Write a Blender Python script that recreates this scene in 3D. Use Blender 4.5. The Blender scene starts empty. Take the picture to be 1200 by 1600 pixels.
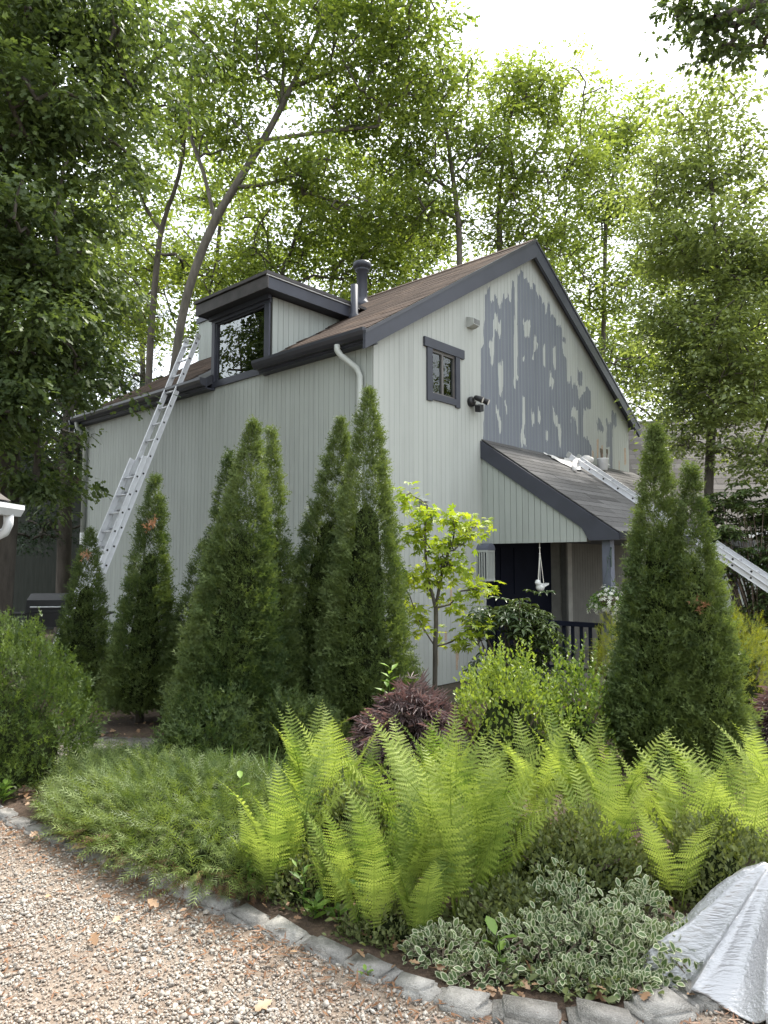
import bpy, bmesh, math, random
import numpy as np
from mathutils import Vector, Matrix

# ------------------------------------------------------------------ camera, sky, sun, exposure
S = bpy.context.scene
COL = S.collection
F_PX, PITCH, EYE = 1110.0, math.atan(80 / 1110.0), 1.65
cam_d = bpy.data.cameras.new('camera')
cam_d.sensor_fit = 'VERTICAL'; cam_d.sensor_height = 36.0; cam_d.lens = 36.0 * F_PX / 1600.0
cam_d.clip_start = 0.05; cam_d.clip_end = 600.0
cam = bpy.data.objects.new('camera', cam_d); COL.objects.link(cam)
cam.location = (0, 0, EYE); cam.rotation_euler = (math.pi / 2 + PITCH, 0, 0)
S.camera = cam

SUN_EL, SUN_AZ = math.radians(56), math.radians(38)      # azimuth measured from +Y towards +X
wd = bpy.data.worlds.new('World'); S.world = wd; wd.use_nodes = True
nt = wd.node_tree; nt.nodes.clear()
sky = nt.nodes.new('ShaderNodeTexSky'); sky.sky_type = 'NISHITA'; sky.sun_disc = False
sky.sun_elevation = SUN_EL; sky.sun_rotation = SUN_AZ
sky.air_density = 1.0; sky.dust_density = 4.0; sky.ozone_density = 1.0
mixw = nt.nodes.new('ShaderNodeMixRGB'); mixw.blend_type = 'MIX'; mixw.inputs[0].default_value = 0.72
mixw.inputs[2].default_value = (9.2, 9.7, 10.0, 1)           # even bright summer haze over the blue
bg = nt.nodes.new('ShaderNodeBackground'); bg.inputs[1].default_value = 0.15
wo = nt.nodes.new('ShaderNodeOutputWorld')
nt.links.new(sky.outputs[0], mixw.inputs[1]); nt.links.new(mixw.outputs[0], bg.inputs[0]); nt.links.new(bg.outputs[0], wo.inputs[0])
sun_d = bpy.data.lights.new('sun', 'SUN'); sun_d.energy = 5.0; sun_d.angle = math.radians(4.0); sun_d.color = (1.0, 0.955, 0.88)
sun = bpy.data.objects.new('sun', sun_d); COL.objects.link(sun)
sdir = Vector((math.sin(SUN_AZ) * math.cos(SUN_EL), math.cos(SUN_AZ) * math.cos(SUN_EL), math.sin(SUN_EL)))
sun.rotation_euler = sdir.to_track_quat('Z', 'Y').to_euler(); sun.location = sdir * 60
S.view_settings.view_transform = 'Standard'; S.view_settings.look = 'None'
S.view_settings.gamma = 1.0; S.view_settings.use_curve_mapping = False
S.view_settings.exposure = 0.95
S.render.engine = 'CYCLES'
S.cycles.max_bounces = 7; S.cycles.diffuse_bounces = 4; S.cycles.glossy_bounces = 3
S.cycles.transmission_bounces = 5; S.cycles.transparent_max_bounces = 6
S.cycles.use_denoising = True

# ------------------------------------------------------------------ helpers
rng = np.random.default_rng(11)
CP, SP = math.cos(PITCH), math.sin(PITCH)
def ray(px, py):
    a = (px - 600) / F_PX; b = (800 - py) / F_PX
    return np.array([a, CP - b * SP, SP + b * CP])
def at(px, py, y):                       # the point of that sight line at distance y ahead
    r = ray(px, py); p = r / r[1] * y; p[2] += EYE; return p
def ground(px, py, z=0.0):
    r = ray(px, py); return np.array([0, 0, EYE]) + r * (z - EYE) / r[2]
def nrm(a):
    return a / np.maximum(np.linalg.norm(a, axis=-1, keepdims=True), 1e-9)

def tag(o, label=None, cat=None, group=None, kind=None):
    if label: o['label'] = label
    if cat: o['category'] = cat
    if group: o['group'] = group
    if kind: o['kind'] = kind
    return o
def empty(name, loc=(0, 0, 0), rz=0.0, label=None, cat=None, group=None, kind=None, parent=None):
    o = bpy.data.objects.new(name, None); COL.objects.link(o)
    o.location = loc; o.rotation_euler = (0, 0, rz); o.empty_display_size = 0.1
    if parent: o.parent = parent
    return tag(o, label, cat, group, kind)
def link(name, me, parent=None, loc=None, rot=None):
    o = bpy.data.objects.new(name, me); COL.objects.link(o)
    if parent: o.parent = parent
    if loc is not None: o.location = loc
    if rot is not None: o.rotation_euler = rot
    return o
def array_mesh(name, V, Fc, mats, smooth=False, attrs=None, midx=None):
    V = np.asarray(V, np.float32); Fc = np.asarray(Fc, np.int32); n, k = Fc.shape
    me = bpy.data.meshes.new(name)
    me.vertices.add(len(V)); me.vertices.foreach_set('co', V.ravel())
    me.loops.add(n * k); me.loops.foreach_set('vertex_index', Fc.ravel())
    me.polygons.add(n); me.polygons.foreach_set('loop_start', np.arange(n, dtype=np.int32) * k)
    if smooth: me.polygons.foreach_set('use_smooth', np.ones(n, bool))
    if midx is not None: me.polygons.foreach_set('material_index', np.asarray(midx, np.int32))
    for m in (mats if isinstance(mats, (list, tuple)) else [mats]): me.materials.append(m)
    for an, av in (attrs or {}).items():
        at_ = me.attributes.new(an, 'FLOAT', 'POINT'); at_.data.foreach_set('value', np.asarray(av, np.float32))
    me.update(calc_edges=True); me.validate()
    return me

class MB:
    def __init__(s): s.v = []; s.f = []; s.m = []
    def add(s, vs, fs, mi=0):
        b = len(s.v); s.v += [tuple(map(float, v)) for v in vs]; s.f += [tuple(b + i for i in f) for f in fs]; s.m += [mi] * len(fs)
    def box(s, a, b, mi=0):
        x0, y0, z0 = [min(p, q) for p, q in zip(a, b)]; x1, y1, z1 = [max(p, q) for p, q in zip(a, b)]
        s.add([(x0,y0,z0),(x1,y0,z0),(x1,y1,z0),(x0,y1,z0),(x0,y0,z1),(x1,y0,z1),(x1,y1,z1),(x0,y1,z1)],
              [(0,3,2,1),(4,5,6,7),(0,1,5,4),(1,2,6,5),(2,3,7,6),(3,0,4,7)], mi)
    def prism(s, poly, ext, mi=0):           # poly: points in order, ext: extrusion vector
        n = len(poly); e = Vector(ext); a = [Vector(p) for p in poly]; b = [p + e for p in a]
        s.add(a + b, [tuple(range(n))[::-1], tuple(range(n, 2 * n))] + [(i, (i + 1) % n, n + (i + 1) % n, n + i) for i in range(n)], mi)
    def bar(s, p, q, w, h, up=(0, 0, 1), mi=0):
        p = Vector(p); q = Vector(q); d = (q - p).normalized(); up = Vector(up)
        x = d.cross(up)
        if x.length < 1e-4: x = d.cross(Vector((1, 0, 0)))
        x.normalize(); y = x.cross(d)
        vs = [e + x * (sx * w / 2) + y * (sy * h / 2) for e in (p, q) for sx, sy in ((-1,-1),(1,-1),(1,1),(-1,1))]
        s.add(vs, [(3,2,1,0),(4,5,6,7)] + [(i, (i+1)%4, 4+(i+1)%4, 4+i) for i in range(4)], mi)
    def tube(s, path, rad, n=8, mi=0, cap=True):
        P = [Vector(p) for p in path]; m = len(P)
        if not hasattr(rad, '__len__'): rad = [rad] * m
        rings = []; ref = None
        for i in range(m):
            d = (P[min(i + 1, m - 1)] - P[max(i - 1, 0)]); d = d.normalized() if d.length > 1e-7 else Vector((0, 0, 1))
            if ref is None: ref = Vector((1, 0, 0)) if abs(d.x) < .8 else Vector((0, 1, 0))
            x = (ref - d * ref.dot(d)).normalized(); y = d.cross(x); ref = x
            rings.append([P[i] + (x * math.cos(2*math.pi*k/n) + y * math.sin(2*math.pi*k/n)) * rad[i] for k in range(n)])
        vs = [p for r in rings for p in r]
        fs = [(i*n+k, i*n+(k+1)%n, (i+1)*n+(k+1)%n, (i+1)*n+k) for i in range(m-1) for k in range(n)]
        if cap: fs += [tuple(range(n))[::-1], tuple((m-1)*n + k for k in range(n))]
        s.add(vs, fs, mi)
    def lathe(s, prof, c=(0, 0, 0), n=16, mi=0):
        vs = [(c[0] + r*math.cos(2*math.pi*k/n), c[1] + r*math.sin(2*math.pi*k/n), c[2] + z) for r, z in prof for k in range(n)]
        m = len(prof)
        fs = [(i*n+k, i*n+(k+1)%n, (i+1)*n+(k+1)%n, (i+1)*n+k) for i in range(m-1) for k in range(n)]
        fs += [tuple(range(n))[::-1], tuple((m-1)*n + k for k in range(n))]
        s.add(vs, fs, mi)
    def ball(s, c, r, nu=10, nv=6, mi=0):
        r = r if hasattr(r, '__len__') else (r, r, r)
        pr = [(math.sin(math.pi*i/nv), -math.cos(math.pi*i/nv)) for i in range(1, nv)]
        vs = [(c[0], c[1], c[2]-r[2])] + [(c[0]+r[0]*a*math.cos(2*math.pi*k/nu), c[1]+r[1]*a*math.sin(2*math.pi*k/nu), c[2]+r[2]*z) for a, z in pr for k in range(nu)] + [(c[0], c[1], c[2]+r[2])]
        fs = [(0, 1+(k+1)%nu, 1+k) for k in range(nu)]
        fs += [(1+i*nu+k, 1+i*nu+(k+1)%nu, 1+(i+1)*nu+(k+1)%nu, 1+(i+1)*nu+k) for i in range(nv-2) for k in range(nu)]
        l = len(vs) - 1; b = 1+(nv-2)*nu
        fs += [(b+k, b+(k+1)%nu, l) for k in range(nu)]
        s.add(vs, fs, mi)
    def mesh(s, name, mats, smooth=False):
        me = bpy.data.meshes.new(name); me.from_pydata(s.v, [], s.f)
        for m in (mats if isinstance(mats, (list, tuple)) else [mats]): me.materials.append(m)
        me.polygons.foreach_set('material_index', s.m)
        if smooth: me.polygons.foreach_set('use_smooth', [True] * len(s.f))
        me.update(); return me
    def build(s, name, mats, parent=None, smooth=False, loc=None, rot=None):
        return link(name, s.mesh(name, mats, smooth), parent, loc, rot)

# ------------------------------------------------------------------ materials
def new_mat(name):
    m = bpy.data.materials.new(name); m.use_nodes = True
    t = m.node_tree; b = t.nodes['Principled BSDF']; return m, t, b, t.nodes['Material Output']
def N(t, kind, **kw):
    n = t.nodes.new(kind)
    for k, v in kw.items():
        if isinstance(k, str) and k.startswith('i_'): n.inputs[k[2:].replace('_', ' ')].default_value = v
        else: setattr(n, k, v)
    return n
def ramp(t, fac, stops, interp='LINEAR'):
    r = t.nodes.new('ShaderNodeValToRGB'); r.color_ramp.interpolation = interp
    e = r.color_ramp.elements
    while len(e) < len(stops): e.new(0.5)
    for i, (p, c) in enumerate(stops): e[i].position = p; e[i].color = (*c, 1) if len(c) == 3 else c
    t.links.new(fac, r.inputs[0]); return r.outputs[0]
def mixc(t, fac, a, b, mode='MIX'):
    n = t.nodes.new('ShaderNodeMixRGB'); n.blend_type = mode
    for i, x in ((0, fac), (1, a), (2, b)):
        if hasattr(x, 'is_output'): t.links.new(x, n.inputs[i])
        elif i == 0: n.inputs[0].default_value = x
        else: n.inputs[i].default_value = (*x, 1)
    return n.outputs[0]
def mth(t, op, a, b=0.0, clamp=False):
    n = t.nodes.new('ShaderNodeMath'); n.operation = op; n.use_clamp = clamp
    for i, x in enumerate((a, b)):
        if hasattr(x, 'is_output'): t.links.new(x, n.inputs[i])
        else: n.inputs[i].default_value = x
    return n.outputs[0]
def coord(t, scale=(1, 1, 1), which='Object'):
    c = t.nodes.new('ShaderNodeTexCoord'); m = t.nodes.new('ShaderNodeMapping'); m.inputs['Scale'].default_value = scale
    t.links.new(c.outputs[which], m.inputs[0]); return m.outputs[0]
def noise(t, vec, scale, detail=4, rough=.6):
    n = t.nodes.new('ShaderNodeTexNoise'); n.inputs['Scale'].default_value = scale; n.inputs['Detail'].default_value = detail
    n.inputs['Roughness'].default_value = rough; t.links.new(vec, n.inputs['Vector']); return n.outputs[0]
def bump(t, b, h, strength, dist=.01):
    n = t.nodes.new('ShaderNodeBump'); n.inputs['Strength'].default_value = strength; n.inputs['Distance'].default_value = dist
    t.links.new(h, n.inputs['Height']); t.links.new(n.outputs[0], b.inputs['Normal'])
def plain(name, col, rough=.6, var=.18, scale=6, metal=0.0, bmp=.0, stretch=(1, 1, 1)):
    m, t, b, o = new_mat(name); v = coord(t, stretch)
    n = noise(t, v, scale)
    c = ramp(t, n, [(.25, tuple(x*(1-var) for x in col)), (.75, tuple(min(1, x*(1+var)) for x in col))])
    t.links.new(c, b.inputs['Base Color']); b.inputs['Roughness'].default_value = rough; b.inputs['Metallic'].default_value = metal
    if bmp: bump(t, b, noise(t, v, scale * 6), bmp)
    return m
def leafmat(name, dark, light, trans=.42, glow=None, rough=.5, spec=.35, objvar=.22):
    m, t, b, o = new_mat(name)
    a = t.nodes.new('ShaderNodeAttribute'); a.attribute_name = 'rnd'
    g = t.nodes.new('ShaderNodeNewGeometry')
    oi = t.nodes.new('ShaderNodeObjectInfo')
    big = noise(t, g.outputs['Position'], .9, 3)
    f = mth(t, 'ADD', mth(t, 'MULTIPLY', a.outputs['Fac'], .7), mth(t, 'MULTIPLY', mth(t, 'SUBTRACT', big, .5), 1.5))
    f = mth(t, 'ADD', f, mth(t, 'MULTIPLY', mth(t, 'SUBTRACT', oi.outputs['Random'], .5 - .11/objvar), objvar), True)
    c = ramp(t, f, [(.05, dark), (.95, light)])
    t.links.new(c, b.inputs['Base Color']); b.inputs['Roughness'].default_value = rough
    b.inputs['Specular IOR Level'].default_value = spec
    tr = t.nodes.new('ShaderNodeBsdfTranslucent')
    glow = glow or (1.25, 1.24, .55)
    t.links.new(mixc(t, 1.0, c, glow, 'MULTIPLY'), tr.inputs[0])
    mx = t.nodes.new('ShaderNodeMixShader'); mx.inputs[0].default_value = trans
    t.links.new(b.outputs[0], mx.inputs[1]); t.links.new(tr.outputs[0], mx.inputs[2]); t.links.new(mx.outputs[0], o.inputs[0])
    return m
def paint_mat(name, col, primer=False):
    m, t, b, o = new_mat(name)
    g = t.nodes.new('ShaderNodeNewGeometry'); oi = t.nodes.new('ShaderNodeObjectInfo')
    mp = t.nodes.new('ShaderNodeMapping'); mp.inputs['Scale'].default_value = (9, 9, .35)
    t.links.new(g.outputs['Position'], mp.inputs[0])
    streak = noise(t, mp.outputs[0], 1.6, 5)
    blot = noise(t, g.outputs['Position'], .8, 4)
    f = mth(t, 'ADD', mth(t, 'MULTIPLY', streak, .55), mth(t, 'MULTIPLY', blot, .45))
    f = mth(t, 'ADD', f, mth(t, 'MULTIPLY', mth(t, 'SUBTRACT', oi.outputs['Random'], .5), .14))
    c = ramp(t, f, [(.3, tuple(x * .86 for x in col)), (.5, col), (.72, tuple(x * 1.08 for x in col))])
    fine = noise(t, g.outputs['Position'], 42, 5)
    if primer:
        pa = t.nodes.new('ShaderNodeAttribute'); pa.attribute_name = 'primer'
        k = mth(t, 'ADD', pa.outputs['Fac'], mth(t, 'MULTIPLY', mth(t, 'SUBTRACT', noise(t, mp.outputs[0], 4.5, 6, .75), .5), 1.15))
        k = ramp(t, k, [(.46, (0, 0, 0)), (.54, (1, 1, 1))])
        pc = ramp(t, f, [(.3, (.125, .138, .162)), (.7, (.165, .182, .212))])
        c = mixc(t, k, c, pc)
        pe = t.nodes.new('ShaderNodeAttribute'); pe.attribute_name = 'peel'
        k2 = mth(t, 'ADD', pe.outputs['Fac'], mth(t, 'MULTIPLY', mth(t, 'SUBTRACT', noise(t, mp.outputs[0], 5, 5), .5), 1.5))
        k2 = ramp(t, k2, [(.55, (0, 0, 0)), (.6, (1, 1, 1))])
        wc = ramp(t, fine, [(.3, (.30, .20, .13)), (.7, (.52, .40, .29))])
        c = mixc(t, k2, c, wc)
    t.links.new(c, b.inputs['Base Color']); b.inputs['Roughness'].default_value = .62
    bump(t, b, mth(t, 'ADD', fine, streak), .25, .004)
    return m
def shingle_mat(name, a, b2, moss=None):
    m, t, b, o = new_mat(name)
    g = t.nodes.new('ShaderNodeNewGeometry'); oi = t.nodes.new('ShaderNodeObjectInfo')
    fine = noise(t, g.outputs['Position'], 120, 3); big = noise(t, g.outputs['Position'], 1.1, 4)
    f = mth(t, 'ADD', mth(t, 'MULTIPLY', fine, .45), mth(t, 'ADD', mth(t, 'MULTIPLY', oi.outputs['Random'], .32), mth(t, 'MULTIPLY', big, .35)))
    c = ramp(t, f, [(.25, a), (.9, b2)])
    if moss:
        c = mixc(t, ramp(t, noise(t, g.outputs['Position'], 1.7, 5), [(.52, (0, 0, 0)), (.68, (.8, .8, .8))]), c, moss)
    t.links.new(c, b.inputs['Base Color']); b.inputs['Roughness'].default_value = .95; b.inputs['Specular IOR Level'].default_value = .12
    bump(t, b, fine, .5, .004); return m
def glass_mat(name, ior=1.6, tint=(.8, .88, .86)):
    m, t, b, o = new_mat(name)
    gl = t.nodes.new('ShaderNodeBsdfGlossy'); gl.inputs['Roughness'].default_value = .015; gl.inputs['Color'].default_value = (.95, .98, .97, 1)
    tp = t.nodes.new('ShaderNodeBsdfTransparent'); tp.inputs[0].default_value = (*tint, 1)
    fr = t.nodes.new('ShaderNodeFresnel'); fr.inputs['IOR'].default_value = ior
    mx = t.nodes.new('ShaderNodeMixShader'); t.links.new(fr.outputs[0], mx.inputs[0])
    t.links.new(tp.outputs[0], mx.inputs[1]); t.links.new(gl.outputs[0], mx.inputs[2]); t.links.new(mx.outputs[0], o.inputs[0])
    return m
def soil_mat(name, a, b2, c3):
    m, t, b, o = new_mat(name)
    g = t.nodes.new('ShaderNodeNewGeometry')
    n1 = noise(t, g.outputs['Position'], 2.2, 6, .7); n2 = noise(t, g.outputs['Position'], 38, 4, .7)
    c = ramp(t, mth(t, 'ADD', mth(t, 'MULTIPLY', n1, .5), mth(t, 'MULTIPLY', n2, .5)), [(.32, a), (.5, b2), (.68, c3)])
    t.links.new(c, b.inputs['Base Color']); b.inputs['Roughness'].default_value = .95
    bump(t, b, n2, .8, .03); return m
def stone_mat(name, a, b2, sc=14):
    m, t, b, o = new_mat(name)
    g = t.nodes.new('ShaderNodeNewGeometry'); oi = t.nodes.new('ShaderNodeObjectInfo')
    n1 = noise(t, g.outputs['Position'], sc, 6, .7); n2 = noise(t, g.outputs['Position'], 160, 2)
    f = mth(t, 'ADD', mth(t, 'MULTIPLY', n1, .5), mth(t, 'ADD', mth(t, 'MULTIPLY', n2, .3), mth(t, 'MULTIPLY', oi.outputs['Random'], .2)))
    c = ramp(t, f, [(.3, a), (.7, b2)])
    t.links.new(c, b.inputs['Base Color']); b.inputs['Roughness'].default_value = .85
    bump(t, b, mth(t, 'ADD', n1, n2), .6, .012); return m

PAINT = (.345, .37, .345)
M = {}
M['siding'] = paint_mat('sage_paint', PAINT)
M['gable'] = paint_mat('sage_paint_primed', (.385, .40, .375), True)
M['back'] = plain('sheathing', (.12, .12, .11), .9)
M['navy'] = plain('charcoal_navy_trim', (.038, .041, .056), .5, .2, 3)
M['navy_dark'] = plain('navy_door', (.010, .012, .022), .8, .2, 3); M['navy_dark'].node_tree.nodes['Principled BSDF'].inputs['Specular IOR Level'].default_value = .1
M['fascia_worn'] = plain('worn_charcoal_trim', (.055, .05, .05), .65, .45, 5)
M['soffit'] = plain('soffit', (.03, .032, .04), .7)
M['roof'] = shingle_mat('brown_shingle', (.034, .024, .019), (.105, .076, .062), (.13, .092, .070))
M['porch_shingle'] = shingle_mat('grey_shingle', (.065, .062, .060), (.19, .184, .18))
M['far_shingle'] = shingle_mat('pale_shingle', (.10, .09, .083), (.21, .195, .185))
M['flash'] = plain('gutter_metal', (.035, .036, .045), .35, .15, 4)
M['downspout'] = plain('downspout_paint', (.40, .42, .395), .4, .08, 3)
M['white'] = plain('white_metal', (.74, .75, .76), .35, .06, 4)
M['alu'] = plain('aluminium', (.66, .67, .70), .4, .10, 14, .35)
M['alu_rail'] = plain('aluminium_rail', (.68, .69, .72), .42, .10, 10, .25)
M['black'] = plain('black_plastic', (.012, .012, .014), .45)
M['glass'] = glass_mat('window_glass', 2.8)
M['glass_dark'] = glass_mat('small_window_glass', 1.65)
M['lamp_glass'] = plain('lamp_face', (.75, .72, .66), .25)
M['window_frame'] = plain('bronze_window_frame', (.11, .10, .095), .4)
M['vent'] = plain('vent_plastic', (.36, .37, .35), .6, .15, 9)
M['room'] = plain('room_wall', (.42, .42, .40), .9)
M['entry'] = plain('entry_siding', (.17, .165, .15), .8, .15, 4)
M['entry_trim'] = plain('entry_trim', (.34, .33, .30), .7)
M['post'] = plain('post_paint', (.10, .11, .145), .5)
M['cloth'] = plain('drop_cloth', (.66, .64, .62), .9, .22, 7, 0, .5)
M['rope'] = plain('white_rope', (.75, .73, .68), .9)
M['ceramic'] = plain('white_ceramic', (.72, .72, .70), .4, .25, 20)
M['iron'] = plain('green_black_iron', (.03, .05, .045), .5)
M['bark'] = plain('bark', (.085, .072, .06), .95, .5, 9, 0, 1.0, (1, 1, .25))
M['bark_grey'] = plain('grey_bark', (.105, .092, .075), .95, .45, 9, 0, 1.0, (1, 1, .25))
M['twig'] = plain('twig', (.13, .10, .075), .9, .3, 12)
M['soil'] = soil_mat('mulch_soil', (.030, .020, .014), (.075, .048, .032), (.15, .105, .07))
M['ground'] = soil_mat('woodland_floor', (.035, .030, .018), (.07, .055, .035), (.11, .09, .055))
M['gravel'] = soil_mat('gravel_fines', (.13, .092, .065), (.23, .18, .14), (.32, .27, .22))
M['cobble'] = stone_mat('granite', (.13, .122, .112), (.42, .405, .38), 22)
M['flag'] = stone_mat('bluestone', (.15, .14, .125), (.33, .305, .27), 5)
M['path'] = stone_mat('pale_path', (.33, .28, .23), (.52, .45, .38), 5)
# ------------------------------------------------------------------ ground and setting
def sheet(name, poly, z, mat, kind='structure', parent=None):
    me = bpy.data.meshes.new(name); me.from_pydata([(p[0], p[1], z) for p in poly], [], [tuple(range(len(poly)))])
    me.materials.append(mat); o = link(name, me, parent); tag(o, kind=kind); return o
sheet('ground', [(-250, -60), (250, -60), (250, 300), (-250, 300)], -0.012, M['ground'])
KERB = [(-6.2, 7.9), (-4.6, 6.6), (-3.3, 5.5), (-2.4, 4.72), (-1.94, 4.35), (-1.48, 4.04), (-1.0, 3.69), (-.66, 3.44), (-.33, 3.21), (-.03, 3.0),
        (.12, 2.89), (.31, 2.77), (.47, 2.71), (.8, 2.66), (1.11, 2.77), (1.5, 3.0), (1.9, 3.35), (2.6, 3.8), (3.6, 4.1)]
sheet('gravel_driveway', [(-16, -6), (8, -6), (8, 4.6)] + KERB[::-1] + [(-16, 12)], 0.0, M['gravel'])
sheet('planting_bed', KERB + [(4.2, 5.2), (3.3, 6.2), (3.0, 8.6), (-.6, 8.3), (-5.2, 12.4), (-7, 10)], 0.008, M['soil'])
sheet('garden_path', [(3.1, 6.6), (3.35, 7.5), (3.6, 8.2), (6.5, 9.6), (9, 9.6), (9, 7.6), (5.4, 6.7), (4.2, 6.35)], 0.016, M['path'])

# ------------------------------------------------------------------ the house (local x along the gable, y along the eaves)
ANG = math.atan2(.73963109, .67301251)
C0 = Vector((-.14149, 8.8, 0))
HM = Matrix.Translation(C0) @ Matrix.Rotation(ANG, 4, 'Z')
def HW(s, t, z): return HM @ Vector((s, t, z))
house = empty('house', C0, ANG, 'grey green barn shaped house with charcoal trim and half primed gable', 'house')
W, L, MID = 7.66, 7.9, 3.83
def zt(s): return 4.665 + .621 * min(s, W - s)
def zw(s): return zt(s) - .14

HMI = HM.inverted()
def gable_sz(px, py):
    r = ray(px, py); o = HMI @ Vector((0, 0, EYE)); d = HMI.to_3x3() @ Vector(r)
    k = -o.y / d.y; return (o.x + d.x * k, o.z + d.z * k)
def zpoly(pts): return np.array([gable_sz(540 + x / 2.5, 360 + y / 2.5) for x, y in pts])
PRIMED = [[(540,228),(560,228),(562,275),(585,275),(590,290),(610,300),(612,255),(633,255),(635,300),(645,300),(648,215),(658,215),(660,340),(668,340),(668,168),(690,168),(692,185),(706,190),(708,205),(722,205),(730,225),(745,230),(760,265),(775,285),(778,330),(785,300),(795,300),(797,345),(807,340),(815,365),(830,375),(843,395),(843,460),(850,500),(860,500),(862,590),(880,585),(882,640),(890,610),(903,610),(905,660),(920,640),(940,600),(955,610),(956,680),(940,690),(925,690),(925,800),(940,800),(958,830),(958,990),(530,900),(535,800),(540,690),(525,680),(525,480),(538,465),(535,400),(540,330)],
    [(903,545),(922,548),(922,605),(903,600)], [(845,425),(857,425),(857,448),(845,445)], [(976,730),(990,735),(1005,770),(1005,790),(985,780)],
    [(1012,720),(1020,725),(1022,755),(1040,720),(1055,715),(1057,770),(1045,770),(1040,800),(1040,960),(1028,960),(1028,840),(1015,835),(1018,760)]]
BARE = [[(573,345),(603,360),(603,415),(578,412),(575,525),(565,525),(557,445),(573,420)], [(655,345),(668,345),(668,540),(673,560),(661,565),(661,640),(654,630)],
    [(690,360),(720,350),(715,420),(695,415)], [(735,430),(750,425),(738,495),(725,490)], [(595,515),(612,520),(612,645),(597,640),(592,570)], [(768,445),(777,445),(777,540),(769,510)],
    [(795,565),(812,600),(808,630),(793,625)], [(688,660),(698,660),(698,760),(692,800),(706,850),(684,845),(680,790),(688,760)], [(806,690),(815,735),(835,760),(841,790),(836,860),(828,800),(810,760)],
    [(583,700),(590,720),(605,735),(603,790),(596,800),(594,760),(583,740)], [(885,705),(905,710),(905,820),(897,750),(875,745)], [(721,688),(733,700),(735,740),(723,740)], [(749,670),(760,705),(756,740),(747,735)],
    [(806,470),(818,470),(818,570),(809,540)], [(688,505),(697,505),(697,520),(688,520)], [(618,670),(627,670),(629,700),(620,700)], [(779,780),(787,780),(787,820),(779,820)]]
PRIMED = [zpoly(p) for p in PRIMED]; BARE = [zpoly(p) for p in BARE]
PEEL = [(978,815,986,900), (996,838,1003,890), (1085,850,1093,915), (960,860,966,900), (1063,900,1068,940), (404,1400,413,1470), (428,1640,437,1715), (392,1300,404,1340), (385,1560,392,1600), (300,1510,306,1560), (452,1470,458,1540), (350,1640,358,1700)]
PEEL = [zpoly([(a, b), (c, b), (c, d), (a, d)]) for a, b, c, d in PEEL]
def inside(P, poly):
    x, y = P[:, 0], P[:, 1]; r = np.zeros(len(P), bool); j = len(poly) - 1
    for i in range(len(poly)):
        xi, yi = poly[i]; xj, yj = poly[j]
        c = ((yi > y) != (yj > y)) & (x < (xj - xi) * (y - yi) / (yj - yi + 1e-12) + xi); r ^= c; j = i
    return r
def masks(P):
    a = np.zeros(len(P), bool); b = a.copy(); c = a.copy()
    for p in PRIMED: a |= inside(P, p)
    for p in BARE: b |= inside(P, p)
    for p in PEEL: c |= inside(P, p)
    return (a & ~b).astype(float), c.astype(float)

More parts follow.
